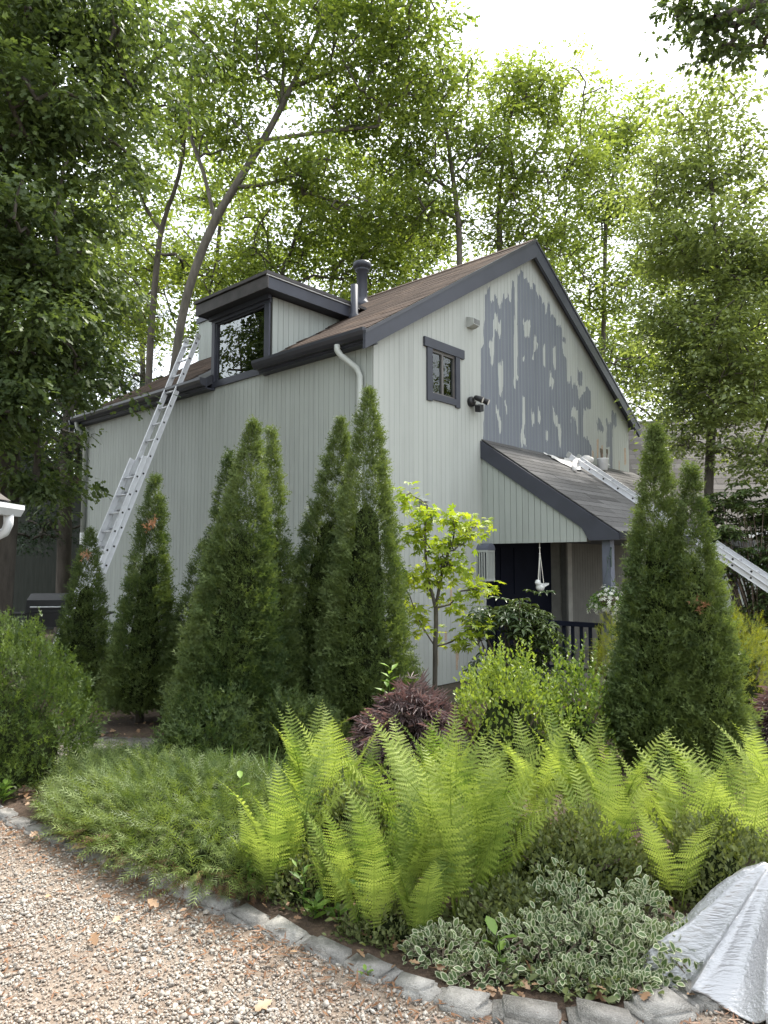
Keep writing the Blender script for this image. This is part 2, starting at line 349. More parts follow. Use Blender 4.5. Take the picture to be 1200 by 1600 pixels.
PITCHB, GAP, TH = .0982, .0062, .014
def spans(lo, hi, openings, a, b):
    out = [(lo, hi)]
    for (o0, o1, z0, z1) in openings:
        if b > o0 and a < o1:
            nx = []
            for p, q in out:
                if z1 <= p or z0 >= q: nx.append((p, q)); continue
                if z0 > p + .02: nx.append((p, z0))
                if q > z1 + .02: nx.append((z1, q))
            out = nx
    return out
def board_wall(parent, name, length, origin, along, out, zlo, zhi, openings, mat, fine=False, start=0.0, back=True, label=None, flat=False):
    """vertical grooved boards; along/out are house-local unit vectors; zhi(a) the top edge"""
    A, O, org = Vector(along), Vector(out), Vector(origin)
    bm = MB(); boards = []
    n = int(round(length / PITCHB)); p = length / n
    for i in range(n):
        a, b = start + i * p, start + (i + 1) * p
        for z0, z1 in spans(zlo(.5*(a+b)) if callable(zlo) else zlo, 1e3, openings, a, b):
            def top(q): return min(z1, zhi(.5*(a+b) if flat else q))
            def low(q): return zlo(q) if callable(zlo) and z0 < zlo(.5*(a+b)) + .01 else z0
            if top(a) - low(a) < .03 and top(b) - low(b) < .03: continue
            if min(top(a)-low(a), top(b)-low(b)) < .004: continue
            if back:
                q = [org + A*a + Vector((0,0,low(a))) - O*.001, org + A*b + Vector((0,0,low(b))) - O*.001, org + A*b + Vector((0,0,top(b))) - O*.001, org + A*a + Vector((0,0,top(a))) - O*.001]
                bm.prism(q, -O * .09)
            boards.append((a + GAP/2, b - GAP/2, low, top, (low(a), low(b), top(a), top(b))))
    w = bm.build(name, M['back'], parent)
    if label: w['label'] = label
    for a, b, low, top, (la, lb, ta, tb) in boards:
        if fine:
            nc, nr = 4, max(2, int((max(ta, tb) - la) / .035))
            U = np.linspace(a, b, nc + 1); V = []; Q = []
            for j in range(nr + 1):
                for k in range(nc + 1):
                    u = U[k]; f = k / nc; z = (la + (lb-la)*f) + ((ta + (tb-ta)*f) - (la + (lb-la)*f)) * j / nr
                    V.append(org + A*u + O*TH + Vector((0,0,z))); Q.append((u, z))
            Fs = [(j*(nc+1)+k, j*(nc+1)+k+1, (j+1)*(nc+1)+k+1, (j+1)*(nc+1)+k) for j in range(nr) for k in range(nc)]
            Q = np.array(Q); pl = masks(Q)[1]
            jz = np.repeat([rng.uniform(-.11, .11, nc + 1) * .35 + rng.uniform(-.09, .09)], nr + 1, 0).ravel()      # every board was brushed on its own
            Qj = Q + np.stack([0*jz, jz], 1); pm = np.mean([masks(Qj + np.array([dx, dz]))[0] for dx, dz in ((0, 0), (0, .022), (0, -.022), (.004, 0), (-.004, 0))], 0)
            base = len(V)
            for k in (0, nc):
                V += [V[k] - O*TH, V[nr*(nc+1)+k] - O*TH]
            pm = np.concatenate([pm, np.zeros(4)]); pl = np.concatenate([pl, np.zeros(4)])
            Fs += [(base, 0, nr*(nc+1), base+1), (nc, base+2, base+3, nr*(nc+1)+nc)]
            me = array_mesh('siding_board', np.array([tuple(v) for v in V]), Fs, mat, attrs={'primer': pm, 'peel': pl})
            link('siding_board', me, w)
        else:
            q = [org + A*a + Vector((0,0,la)), org + A*b + Vector((0,0,lb)), org + A*b + Vector((0,0,tb)), org + A*a + Vector((0,0,ta))]
            m_ = MB(); m_.prism(q, O * TH); m_.build('siding_board', mat, w)
    return w

gable_open = [(1.15, 1.72, 3.98, 4.61), (2.52, 4.95, -.1, 2.2), (4.95, 7.6, -.1, 2.0)]
board_wall(house, 'wall', W, (0,0,0), (1,0,0), (0,-1,0), 0.0, lambda s: zw(s), gable_open, M['gable'], True, label='gable wall of pale boards with dark primer patches')
def long_top(t): return 5.56 if 2.06 < t < 3.45 else 4.42
board_wall(house, 'wall', L, (0,0,0), (0,1,0), (-1,0,0), 0.0, long_top, [(2.14, 3.42, 4.50, 5.47)], M['siding'], flat=True, label='shaded long side wall of grey green boards')
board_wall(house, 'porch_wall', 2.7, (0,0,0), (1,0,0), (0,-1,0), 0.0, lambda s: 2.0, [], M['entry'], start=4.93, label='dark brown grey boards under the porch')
m_ = MB(); m_.prism([(.1, L, 0), (W-.1, L, 0), (W-.1, L, zw(W-.1)), (MID, L, zw(MID)), (.1, L, zw(.1))], (0, -.1, 0)); m_.box((W-.1, .1, 0), (W, L-.1, 4.5))
m_.build('wall', M['siding'], house)
m_ = MB(); m_.box((.1, .1, 2.55), (W-.1, L-.1, 2.7)); m_.build('floor', M['room'], house)

# roof slabs, shingles, rakes
roof = empty('roof', parent=house)
def slab(sA, t0, t1, right=False):
    q = [(sA, zt(sA)), (MID, zt(MID)), (MID, zt(MID) - .15), (sA, zt(sA) - .15)]
    if right: q = [(W - s, z) for s, z in q][::-1]
    b = MB(); b.prism([(s, t0, z) for s, z in q], (0, t1 - t0, 0)); b.build('roof_deck', M['soffit'], roof)
slab(-.17, -.1, 2.06); slab(.02, 2.06, 3.45); slab(-.17, 3.45, L + .1); slab(-.17, -.1, L + .1, True)
def shingle_mesh(w, h, tabs=3):
    b = MB(); tw = w / tabs; g = .006
    for k in range(tabs):
        x0, x1 = k*tw + g/2, (k+1)*tw - g/2
        b.prism([(x0, 0, 0), (x1, 0, 0), (x1, 0, .009), (x0, 0, .009)], (0, h * 1.25, -.005))
    return b
def shingle_field(parent, origin, along, up, w_tot, h_tot, mat, tabw=.305, tabs=3, expo=.14, skip=None, jit=.006):
    along, up = Vector(along), Vector(up); nrm_ = along.cross(up)
    rows = int(h_tot / expo + .5); ex = h_tot / rows; rr = random.Random(5)
    full = shingle_mesh(tabw*tabs, ex, tabs).mesh('shingle', mat); cache = {}
    R3 = Matrix((along, up, nrm_)).transposed()
    for r in range(rows):
        x = -((r % 2) * tabw * .5 + (r // 2 % 3) * tabw * .17)
        while x < w_tot - .02:
            x0, x1 = max(x, 0), min(x + tabw*tabs, w_tot)
            if x1 - x0 > .03 and not (skip and skip(x0, x1, (r + .5) * ex)):
                wd_ = round(x1 - x0, 3)
                if abs(wd_ - tabw*tabs) < .002: me = full
                else:
                    k = (wd_,)
                    if k not in cache: cache[k] = shingle_mesh(wd_, ex, max(1, int(round(wd_/tabw)))).mesh('shingle', mat)
                    me = cache[k]
                o = link('shingle', me, parent)
                p = Vector(origin) + along*x0 + up*(r*ex + rr.uniform(-jit, jit)) + nrm_ * (.004 + rr.uniform(0, .003))
                o.matrix_local = Matrix.Translation(p) @ R3.to_4x4()
            x += tabw * tabs
sl = math.hypot(1, .621); UPL = (1/sl, 0, .621/sl)
def skip_dormer(x0, x1, h):
    t0, t1 = (L + .1) - x1, (L + .1) - x0; s = -.17 + h / sl
    return t1 > 2.06 and t0 < 3.45 and s < 1.15
shingle_field(roof, (-.18, L + .1, zt(-.18) + .001), (0, -1, 0), UPL, L + .2, (MID + .18) * sl, M['roof'], .42, 3, .16, skip_dormer)
m_ = MB(); q = [(MID-.02, zt(MID)+.012), (W+.18, zt(W+.18)+.012), (W+.18, zt(W+.18)+.004), (MID-.02, zt(MID)+.002)]
m_.prism([(s, -.12, z) for s, z in q], (0, L + .24, 0)); m_.build('shingle_field', M['roof'], roof)
m_ = MB(); m_.prism([(MID-.16, -.13, zt(MID)-.07), (MID, -.13, zt(MID)+.035), (MID+.16, -.13, zt(MID)-.07), (MID, -.13, zt(MID)+.018)], (0, L+.26, 0)); m_.build('ridge_cap', M['roof'], roof)
for right in (False, True):
    for t0, t1 in ((-.145, -.10), (L + .10, L + .145)):
        f = (lambda s: W - s) if right else (lambda s: s)
        b = MB(); q = [(f(-.285), zt(-.285)-.02), (MID, zt(MID)-.006), (MID, zt(MID)-.29), (f(-.285), zt(-.285)-.225)]
        b.prism([(s, t0, z) for s, z in q], (0, t1-t0, 0)); b.build('rake_board', M['navy'], roof)
        b = MB(); q = [(f(-.29), zt(-.29)+.008), (MID, zt(MID)+.018), (MID, zt(MID)-.03), (f(-.29), zt(-.29)-.035)]
        e = -.012 if t0 < 0 else .012
        b.prism([(s, t0 + e, z) for s, z in q], (0, t1-t0+.002, 0)); b.build('drip_edge', M['flash'], roof)
# gutters, fascia, soffit
for t0, t1 in ((-.10, 2.12), (3.43, L + .08)):
    b = MB(); q = [(-.172, 4.545), (-.292, 4.545), (-.292, 4.505), (-.272, 4.46), (-.238, 4.425), (-.172, 4.425)]
    b.prism([(s, t0, z) for s, z in q], (0, t1 - t0, 0)); b.build('gutter', M['flash'], house)
    b = MB(); b.box((-.172, t0, 4.40), (-.15, t1, 4.54)); b.box((-.15, t0, 4.385), (-.016, t1, 4.405)); b.build('eave_board', M['navy'], house)
b = MB(); b.tube([(-.235, .40, 4.43), (-.235, .40, 4.36), (-.215, .36, 4.29), (-.09, .20, 4.12), (-.065, .165, 4.02), (-.065, .165, .25), (-.14, .165, .12)], .042, 8)
b.build('downspout', M['downspout'], house, True)
b = MB(); b.tube([(-.23, 7.83, 4.43), (-.22, 7.82, 4.33), (-.09, 7.78, 4.15), (-.065, 7.78, 4.05), (-.065, 7.78, 2.2)], .042, 8)
d = b.build('downspout', M['downspout'], house, True)
b = MB(); b.tube([(-.065, 7.78, 2.25), (-.065, 7.78, 2.02)], .052, 8); b.build('outlet', M['white'], d)
b = MB(); b.tube([(-.065, 7.78, 2.03), (-.08, 7.8, 1.7), (-.1, 7.95, 1.2), (-.12, 8.1, .5), (-.12, 8.1, 0)], .012, 6); b.build('hose', M['black'], d)
b = MB(); b.tube([(-.03, 5.45, 2.3), (-.03, 5.47, 1.2), (-.035, 5.5, 0.02)], .012, 6); b.build('cable', M['black'], house)

# dormer
dm = empty('dormer', parent=house)
for t_, o_ in ((2.06, (0,-1,0)), (3.45, (0,1,0))):
    board_wall(house, 'dormer_wall', 1.42, (0, t_, 0), (1,0,0), o_, lambda s: zt(s) - .02, lambda s: 5.56, [], M['siding'], start=.03, back=True)
b = MB(); b.box((-.24, 1.84, 5.575), (1.62, 3.58, 5.72)); b.build('dormer_roof', M['soffit'], dm)
b = MB(); b.box((-.262, 1.80, 5.56), (-.24, 3.62, 5.735)); b.build('front_fascia', M['fascia_worn'], dm)
b = MB(); b.box((-.24, 1.818, 5.56), (1.45, 1.84, 5.725)); b.build('side_fascia', M['navy'], dm)
b = MB(); b.box((-.24, 3.58, 5.56), (1.45, 3.60, 5.725)); b.build('side_fascia', M['navy'], dm)
b = MB(); b.box((-.275, 1.80, 5.737), (1.6, 1.815, 5.752)); b.build('flashing', M['white'], dm)
b = MB(); b.box((-.285, 1.785, 5.753), (1.75, 3.64, 5.80)); b.build('dormer_roofing', M['fascia_worn'], dm)
dw = empty('dormer_window', parent=house); P3 = -.045
b = MB(); b.box((P3, 2.02, 5.455), (-.0145, 3.50, 5.57)); b.box((-.09, 2.0, 5.50), (P3, 3.52, 5.57)); b.build('head_trim', M['navy'], dw)
for y0, y1 in ((2.04, 2.15), (3.41, 3.49)):
    b = MB(); b.box((P3, y0, 4.38), (-.0145, y1, 5.454)); b.build('jamb_trim', M['navy'], dw)
b = MB(); b.box((P3, 2.15, 4.42), (-.0145, 3.41, 4.515)); b.build('sill_trim', M['navy'], dw)
b = MB()
for a_, c_ in (((2.145, 4.505), (2.18, 5.465)), ((3.38, 4.505), (3.415, 5.465)), ((2.18, 5.43), (3.38, 5.465)), ((2.18, 4.505), (3.38, 4.54))):
    b.box((-.01, a_[0], a_[1]), (.04, c_[0], c_[1]))
b.build('sash', M['navy'], dw)
b = MB(); b.box((.008, 2.18, 4.54), (.014, 3.38, 5.43)); b.build('pane', M['glass'], dw)
b = MB(); b.box((.75, 2.1, 4.2), (.8, 3.4, 5.5)); b.build('room_wall', M['room'], dw)

# gable window
gw = empty('window', parent=house)
b = MB(); b.box((.99, -.05, 4.615), (1.905, -.0145, 4.745)); b.build('head_trim', M['navy'], gw)
for x0, x1 in ((1.055, 1.165), (1.705, 1.805)):
    b = MB(); b.box((x0, -.042, 3.875), (x1, -.0145, 4.614)); b.build('jamb_trim', M['navy'], gw)
b = MB(); b.box((1.165, -.042, 3.90), (1.705, -.0145, 3.99)); b.build('sill_trim', M['navy'], gw)
b = MB()
for x0, x1, z0, z1 in ((1.155, 1.19, 3.985, 4.61), (1.68, 1.715, 3.985, 4.61), (1.19, 1.68, 4.58, 4.61), (1.19, 1.68, 3.985, 4.015), (1.405, 1.445, 4.015, 4.58)):
    b.box((x0, -.012, z0), (x1, .035, z1))
b.build('sash', M['window_frame'], gw)
for x0, x1 in ((1.19, 1.405), (1.445, 1.68)):
    b = MB(); b.box((x0, .01, 4.015), (x1, .015, 4.58)); b.build('pane', M['glass_dark'], gw)

# roof pipes, chimney chase
b = MB(); z_ = zt(3.0); b.lathe([(.15, -.1), (.15, .03), (.105, .05), (.1, .12), (.1, .62), (.135, .64), (.135, .67), (.1, .69), (.165, .70), (.175, .76), (.165, .80), (.10, .82)], (3.0, 3.10, z_), 16)
o = b.build('flue_pipe', M['navy'], house, True)
b = MB(); z_ = zt(1.40); b.lathe([(.09, -.08), (.09, .02), (.06, .06), (.06, .52), (.05, .525)], (1.40, 1.72, z_), 12); b.build('vent_pipe', M['navy'], house, True)
ch = empty('chimney_chase', parent=house)
b = MB(); b.box((2.62, 6.93, 4.2), (3.6, 7.98, 7.2)); b.build('chase_body', M['siding'], ch)
for i in range(11):
    b = MB(); b.box((2.606, 6.93 + i*.0955 + .003, 4.2), (2.62, 6.93 + (i+1)*.0955 - .003, 7.18)); b.build('siding_board', M['siding'], ch)
b = MB(); b.box((2.57, 6.88, 7.18), (3.65, 8.03, 7.30)); b.build('chase_cap', M['navy'], ch)

# porch
PW0, PW1, PD = 2.38, 7.95, 2.10
def pz(p): return 3.50 - .685 * p
porch = empty('porch', parent=house)
pl = math.hypot(1, .685)
b = MB(); b.prism([(PW0, 0, pz(0)), (PW0, -PD, pz(PD)), (PW0, -PD, pz(PD)-.1), (PW0, 0, pz(0)-.1)], (PW1-PW0, 0, 0)); prf = b.build('porch_roof', M['soffit'], house)
shingle_field(prf, (PW0 - .02, -PD - .03, pz(PD + .03) + .002), (1, 0, 0), (0, 1/pl, .685/pl), PW1 - PW0 + .04, (PD + .03) * pl - .01, M['porch_shingle'], .33, 3, .135)
b = MB(); b.prism([(PW0-.05, -.016, pz(.016)-.012), (PW0-.05, -PD-.03, pz(PD+.03)-.012), (PW0-.05, -PD-.03, 1.95), (PW0-.05, -1.72, 1.95), (PW0-.05, -1.62, pz(1.62)-.27), (PW0-.05, -.016, pz(.016)-.27)], (.048, 0, 0)); b.build('rake_board', M['navy'], porch)
board_wall(house, 'porch_end_wall', 1.66, (PW0, 0, 0), (0,-1,0), (-1,0,0), 1.935, lambda p: pz(p) - .11, [], M['siding'], start=.016, label='triangular board wall closing the porch end')
b = MB(); b.box((PW0+.001, -PD+.05, 2.0), (PW1, 0, 2.03)); b.box((PW0+.001, -PD+.04, 1.95), (PW1, -PD+.16, 2.0)); b.build('porch_ceiling', M['soffit'], porch)
b = MB(); q = [(-PD-.03, 2.06), (-PD-.145, 2.06), (-PD-.145, 2.02), (-PD-.12, 1.98), (-PD-.03, 1.955)]
b.prism([(PW0-.03, y, z) for y, z in q], (PW1-PW0+.06, 0, 0)); b.build('porch_gutter', M['flash'], porch)
for x_ in (2.43, 5.1, 7.8):
    b = MB(); b.box((x_, -1.97, .1), (x_+.115, -1.855, 1.95)); b.build('porch_post', M['post'], porch)
b = MB(); b.box((PW0, -2.05, -.02), (PW1, .3, .1)); b.build('porch_floor', M['flag'], porch)
b = MB(); b.box((2.45, .30, .1), (4.95, .34, 2.2)); b.build('entry_wall', M['navy_dark'], porch)
b = MB(); b.box((4.95, .0, .1), (4.99, .30, 2.2)); b.box((4.95, -.03, .1), (5.1, -.0145, 2.0)); b.build('entry_return', M['entry_trim'], porch)
b = MB(); b.box((2.45, .0, .1), (2.52, .30, 2.2)); b.build('entry_return', M['navy_dark'], porch)
dr = empty('door', parent=house)
b = MB(); b.box((3.15, .27, .1), (4.1, .30, 2.08)); b.build('door_leaf', M['navy_dark'], dr)
for x0, z0 in ((3.27, .25), (3.67, .25), (3.27, 1.15), (3.67, 1.15)):
    b = MB(); b.box((x0, .255, z0), (x0+.3, .27, z0+.75)); b.build('door_panel', M['navy_dark'], dr)
b = MB(); b.ball((4.02, .235, 1.05), .035); b.tube([(4.02, .24, 1.05), (4.02, .28, 1.05)], .012); b.build('handle', M['alu'], dr)
rl = empty('porch_railing', parent=house)
b = MB(); b.box((2.45, -1.85, .80), (2.53, -.02, .86)); b.box((2.47, -1.85, .2), (2.51, -.02, .25)); b.build('rail', M['navy_dark'], rl)
for i in range(14):
    b = MB(); y_ = -.1 - i*.128; b.box((2.475, y_-.02, .25), (2.505, y_+.02, .80)); b.build('baluster', M['navy_dark'], rl)
b = MB(); b.box((2.55, -1.95, .80), (5.1, -1.88, .86)); b.build('rail', M['navy_dark'], rl)
for i in range(18):
    b = MB(); x_ = 2.65 + i*.134; b.box((x_-.02, -1.93, .1), (x_+.02, -1.90, .80)); b.build('baluster', M['navy_dark'], rl)

# ------------------------------------------------------------------ fittings on the house
def fitting(name, s, t, z, label, cat): return empty(name, HW(s, t, z), ANG, label, cat)
v = fitting('exhaust_vent', 2.077, -.015, 5.21, 'small grey exhaust vent hood high on the gable above the window', 'vent')
b = MB(); b.prism([(-.075, 0, .075), (-.075, -.13, .03), (-.075, -.13, -.06), (-.075, -.06, -.085), (-.075, 0, -.085)], (.15, 0, 0)); b.build('hood', M['vent'], v)
for i in range(5):
    b = MB(); b.box((-.06 + i*.03, -.134, -.05), (-.05 + i*.03, -.13, .025)); b.build('slat', M['black'], v)
v = fitting('louvred_vent', .91, -.015, 2.42, 'pale louvred dryer vent on the gable behind the yellow maple', 'vent')
b = MB(); b.prism([(-.1, 0, .1), (-.1, -.10, .07), (-.1, -.10, .05), (-.1, -.01, .05), (-.1, 0, -.11)], (.2, 0, 0)); b.build('hood', M['downspout'], v)
for i in range(6):
    b = MB(); b.box((-.09 + i*.033, -.05, -.11), (-.078 + i*.033, 0, .05)); b.build('slat', M['vent'], v)
v = fitting('security_light', 2.08, -.015, 4.02, 'dark twin headed security floodlight with camera beside the gable window', 'security light')
b = MB(); b.lathe([(.075, 0), (.075, .05), (.05, .07)], (0, 0, 0), 14); o = b.build('base', M['black'], v, True, rot=(math.pi/2, 0, 0))
for dx, dz in ((-.02, .06), (.13, .05)):
    b = MB(); b.lathe([(.022, 0), (.035, .03), (.048, .13), (.048, .135)], (0, 0, 0), 12); o = b.build('lamp_head', M['black'], v, True, loc=(dx, -.09, dz), rot=(math.radians(115), 0, math.radians(25)))
    b = MB(); b.lathe([(.042, .136), (.042, .139)], (0, 0, 0), 12); b.build('lens', M['lamp_glass'], o)
b = MB(); b.prism([(.03, -.06, -.05), (.13, -.06, -.02), (.13, -.06, -.12), (.04, -.06, -.15)], (.0, -.09, -.02)); b.build('camera_body', M['black'], v)
b = MB(); b.tube([(0, -.05, 0), (.06, -.08, .02), (.12, -.08, .05)], .012, 6); b.tube([(.02, -.05, 0), (.07, -.08, -.06)], .012, 6); b.build('arm', M['vent'], v)
v = fitting('wall_lantern', 2.30, -.015, 1.41, 'tall barred wall lantern with rounded dark top beside the porch', 'lantern')
b = MB(); b.box((-.1, -.02, 0), (.1, 0, .44)); b.box((-.1, -.19, -.02), (.1, 0, .015)); b.box((-.1, -.19, .40), (.1, 0, .43)); b.build('frame', M['downspout'], v)
b = MB(); b.prism([(-.10 * math.cos(math.pi*i/10), -.2, .43 + .10 * math.sin(math.pi*i/10)) for i in range(11)], (0, .2, 0)); b.build('top', M['post'], v)
for i in range(6):
    x_ = -.092 + i*.0368; b = MB(); b.box((x_-.008, -.188, .015), (x_+.008, -.172, .40)); b.build('bar', M['downspout'], v)
for i in range(4):
    for x_ in (-.092, .092):
        y_ = -.135 + i*.04; b = MB(); b.box((x_-.008, y_-.008, .015), (x_+.008, y_+.008, .40)); b.build('bar', M['downspout'], v)
b = MB(); b.box((-.07, -.15, .015), (.07, -.03, .39)); b.build('pane', M['navy'], v)
# ------------------------------------------------------------------ leaf geometry
def T(*tris): return np.array(tris, int)
LEAF = (np.array([(0,0,0),(.45,.27,.05),(1,0,-.06),(.45,-.27,.05)]), T((0,2,1),(0,3,2)))
LEAF_N = (np.array([(0,0,0),(.5,.17,.04),(1,0,-.08),(.5,-.17,.04)]), T((0,2,1),(0,3,2)))
NEEDLE = (np.array([(0,0,0),(.4,.09,0),(1,0,0),(.4,-.09,0)]), T((0,2,1),(0,3,2)))
LEAF6 = (np.array([(0,0,0),(.3,.22,.05),(.68,.24,.05),(1,0,-.08),(.68,-.24,.05),(.3,-.22,.05),(.5,0,0)]), T((0,6,1),(1,6,2),(2,6,3),(3,6,4),(4,6,5),(5,6,0)))
OAK = (np.array([(0,0,0),(.25,0,.01),(.5,0,.02),(.75,0,0),(1.0,0,-.06),(.30,.22,.04),(.60,.34,.06),(.86,.20,.03),(.30,-.22,.04),(.60,-.34,.06),(.86,-.20,.03)]),
       T((0,1,5),(1,2,5),(1,2,6),(2,3,6),(2,3,7),(3,4,7),(0,8,1),(1,8,2),(1,9,2),(2,9,3),(2,10,3),(3,10,4)))
OAK_FAR = (np.array([(0,0,0),(.45,.30,.05),(.55,.10,.02),(.85,.24,.04),(1.0,0,-.06),(.85,-.24,.04),(.55,-.10,.02),(.45,-.30,.05)]), T((0,2,1),(0,6,2),(0,7,6),(2,4,3),(2,6,4),(6,5,4)))
def palmate(n=5, w=.11, spread=2.2, ln=(1, .92, .6)):
    V = [(0,0,0)]; Fc = []
    for i in range(n):
        a = (i - (n-1)/2) / max(1, (n-1)/2) * spread / 2; l = ln[min(len(ln)-1, abs(i - n//2))]
        d = np.array([math.cos(a), math.sin(a)]); q = np.array([-d[1], d[0]]); b = len(V)
        for p, z in ((d*l*.5 + q*w, .03), (d*l, -.12*l), (d*l*.5 - q*w, .03)): V.append((p[0], p[1], z))
        Fc += [(0, b+1, b), (0, b+2, b+1)]
    return np.array(V), np.array(Fc)
MAPLE = palmate(5, .15, 2.6); LACE = palmate(5, .045, 2.0)
def spray(pairs=3, w=.05, ang=.6, l0=.5, taper=.7):
    V = []; Fc = []
    def blade(o, d, l, ww):
        b = len(V); q = np.array([-d[1], d[0]])
        for p, z in ((o + q*ww*.75 + d*l*.08, .02), (o - q*ww*.75 + d*l*.08, .02), (o + d*l, -.05*l)): V.append((p[0], p[1], z))
        Fc.append((b, b+1, b+2))
    blade(np.array([0., 0]), np.array([1., 0]), 1.0, w)
    for i in range(pairs):
        x = .15 + .6 * i / max(1, pairs-1) if pairs > 1 else .4
        for s in (-1, 1): blade(np.array([x, 0.]), np.array([math.cos(ang), s*math.sin(ang)]), l0 * (1 - (1-taper)*i/pairs), w*.85)
    return np.array(V), np.array(Fc)
SPRAY = spray(2, .10, .62, .5, .8); PLUME = spray(5, .024, .72, .36, .55); FEATHER = spray(4, .03, .7, .34, .6)
def whorl(n=7, w=.14, droop=.15):
    V = [(0,0,0)]; Fc = []
    for i in range(n):
        a = 2*math.pi*i/n; d = np.array([math.cos(a), math.sin(a)]); q = np.array([-d[1], d[0]]); b = len(V)
        for p, z in ((d*.12, .0), (d*.45+q*w, .13), (d*.8+q*w*.8, .10), (d, -.02-droop), (d*.8-q*w*.8, .10), (d*.45-q*w, .13), (d*.55, .08)): V.append((z, p[0], p[1]))
        Fc += [(b, b+6, b+1), (b+1, b+6, b+2), (b+2, b+6, b+3), (b+3, b+6, b+4), (b+4, b+6, b+5), (b+5, b+6, b)]
    return np.array(V), np.array(Fc)
WHORL = whorl()
def place(P, D, Nn, Sz, tmpl):
    tv, tf = tmpl; n = len(P)
    D = nrm(D); B = nrm(np.cross(Nn, D)); Nn = np.cross(D, B)
    Sz = np.broadcast_to(np.asarray(Sz, float), (n,))[:, None, None]
    V = P[:, None, :] + Sz * (tv[None, :, 0:1]*D[:, None, :] + tv[None, :, 1:2]*B[:, None, :] + tv[None, :, 2:3]*Nn[:, None, :])
    Fc = tf[None] + (np.arange(n) * len(tv))[:, None, None]
    return V.reshape(-1, 3), Fc.reshape(-1, 3), np.repeat(rng.random(n), len(tv))
def foliage(name, parts, mat, parent, loc=None, smooth=False):
    Vs, Fs, Rs = [], [], []; b = 0
    for V, Fc, r in parts: Vs.append(V); Fs.append(Fc + b); Rs.append(r); b += len(V)
    V = np.concatenate(Vs)
    if loc is not None: V = V - np.asarray(loc)
    me = array_mesh(name, V, np.concatenate(Fs), mat, smooth, {'rnd': np.concatenate(Rs)})
    return link(name, me, parent)
def rnd_dir(n): return nrm(rng.normal(size=(n, 3)))

# ------------------------------------------------------------------ trees
def catmull(pts, step):
    P = [np.array(p, float) for p in pts]; P = [2*P[0]-P[1]] + P + [2*P[-1]-P[-2]]; out = []
    for i in range(1, len(P) - 2):
        n = max(2, int(np.linalg.norm(P[i+1]-P[i]) / step))
        for k in range(n):
            t = k / n; a, b, c, d = P[i-1], P[i], P[i+1], P[i+2]
            out.append(.5*((2*b) + (c-a)*t + (2*a-5*b+4*c-d)*t*t + (3*b-a-3*c+d)*t**3))
    out.append(P[-2]); return out
def grow(trunk, limbs, tips, r0, rtip=.006):
    """skeleton: trunk and given limbs as curves, then a branch to every tip from the best-placed node"""
    pos, par, chains = [], [], []
    def chain(path, parent):
        ids = []
        for p in path:
            pos.append(p); par.append(parent); parent = len(pos)-1; ids.append(parent)
        return ids
    t = catmull(trunk, .45); ids = chain(t, -1); chains.append((None, ids))
    for lb in limbs:
        p0 = np.array(lb[0]); A = np.array(pos); j = int(np.argmin(((A - p0)**2).sum(1)))
        path = catmull([pos[j]] + [np.array(q) for q in lb[1:]], .4)[1:]; ids = chain(path, j); chains.append((j, ids))
    low = min(2, len(t)-1) + int(len(t) * .18)
    tips = np.array(tips); A0 = np.array(pos)[low:]
    order = np.argsort([np.min(((A0 - q)**2).sum(1)) for q in tips])
    usable = list(range(low, len(pos)))
    for k in order:
        q = tips[k]; A = np.array(pos)[usable]; d = np.sqrt(((A - q)**2).sum(1))
        cost = d + .9*np.maximum(0, A[:, 2] - q[2] + .25*d)
        j = usable[int(np.argmin(cost))]; p = pos[j]; dist = np.linalg.norm(q - p)
        if dist < .12: continue
        n = max(2, int(dist / .4)); side = rng.normal(size=3) * .10 * dist; up = np.array([0, 0, .16*dist])
        path = [p + (q-p)*(i/n) + (side + up)*math.sin(math.pi*i/n)*.8 + rng.normal(size=3)*.03*min(1, dist) * (i < n) for i in range(1, n+1)]
        ids = chain(path, j); chains.append((j, ids)); usable += ids
    cnt = np.zeros(len(pos)); has = np.zeros(len(pos), bool)
    for p in par:
        if p >= 0: has[p] = True
    cnt[~has] = 1
    for i in range(len(pos)-1, -1, -1):
        if par[i] >= 0: cnt[par[i]] += cnt[i]
    rad = rtip + (r0 - rtip) * (cnt / cnt[0])**.52
    return pos, rad, chains
def wood(name, sk, mat, parent, loc):
    pos, rad, chains = sk; b = MB(); loc = np.array(loc)
    for j, ids in chains:
        path = ([pos[j]] if j is not None else []) + [pos[i] for i in ids]
        rr = ([min(rad[j], rad[ids[0]]*1.25)] if j is not None else []) + [rad[i] for i in ids]
        if len(path) < 2: continue
        if j is None:                       # root flare
            path = [path[0] - np.array([0, 0, .25])] + path; rr = [rr[0]*1.5] + rr; rr[1] *= 1.15
        b.tube([p - loc for p in path], rr, 10 if j is None else (6 if max(rr) > .03 else 4), cap=False)
    return b.build(name, mat, parent, True)
def in_lobes(lobes):
    tips = []
    for c, r, n in lobes:
        d = rnd_dir(n) * (rng.random(n)**(1/2.0))[:, None]
        tips += list(np.array(c) + d * np.array(r))
    return tips
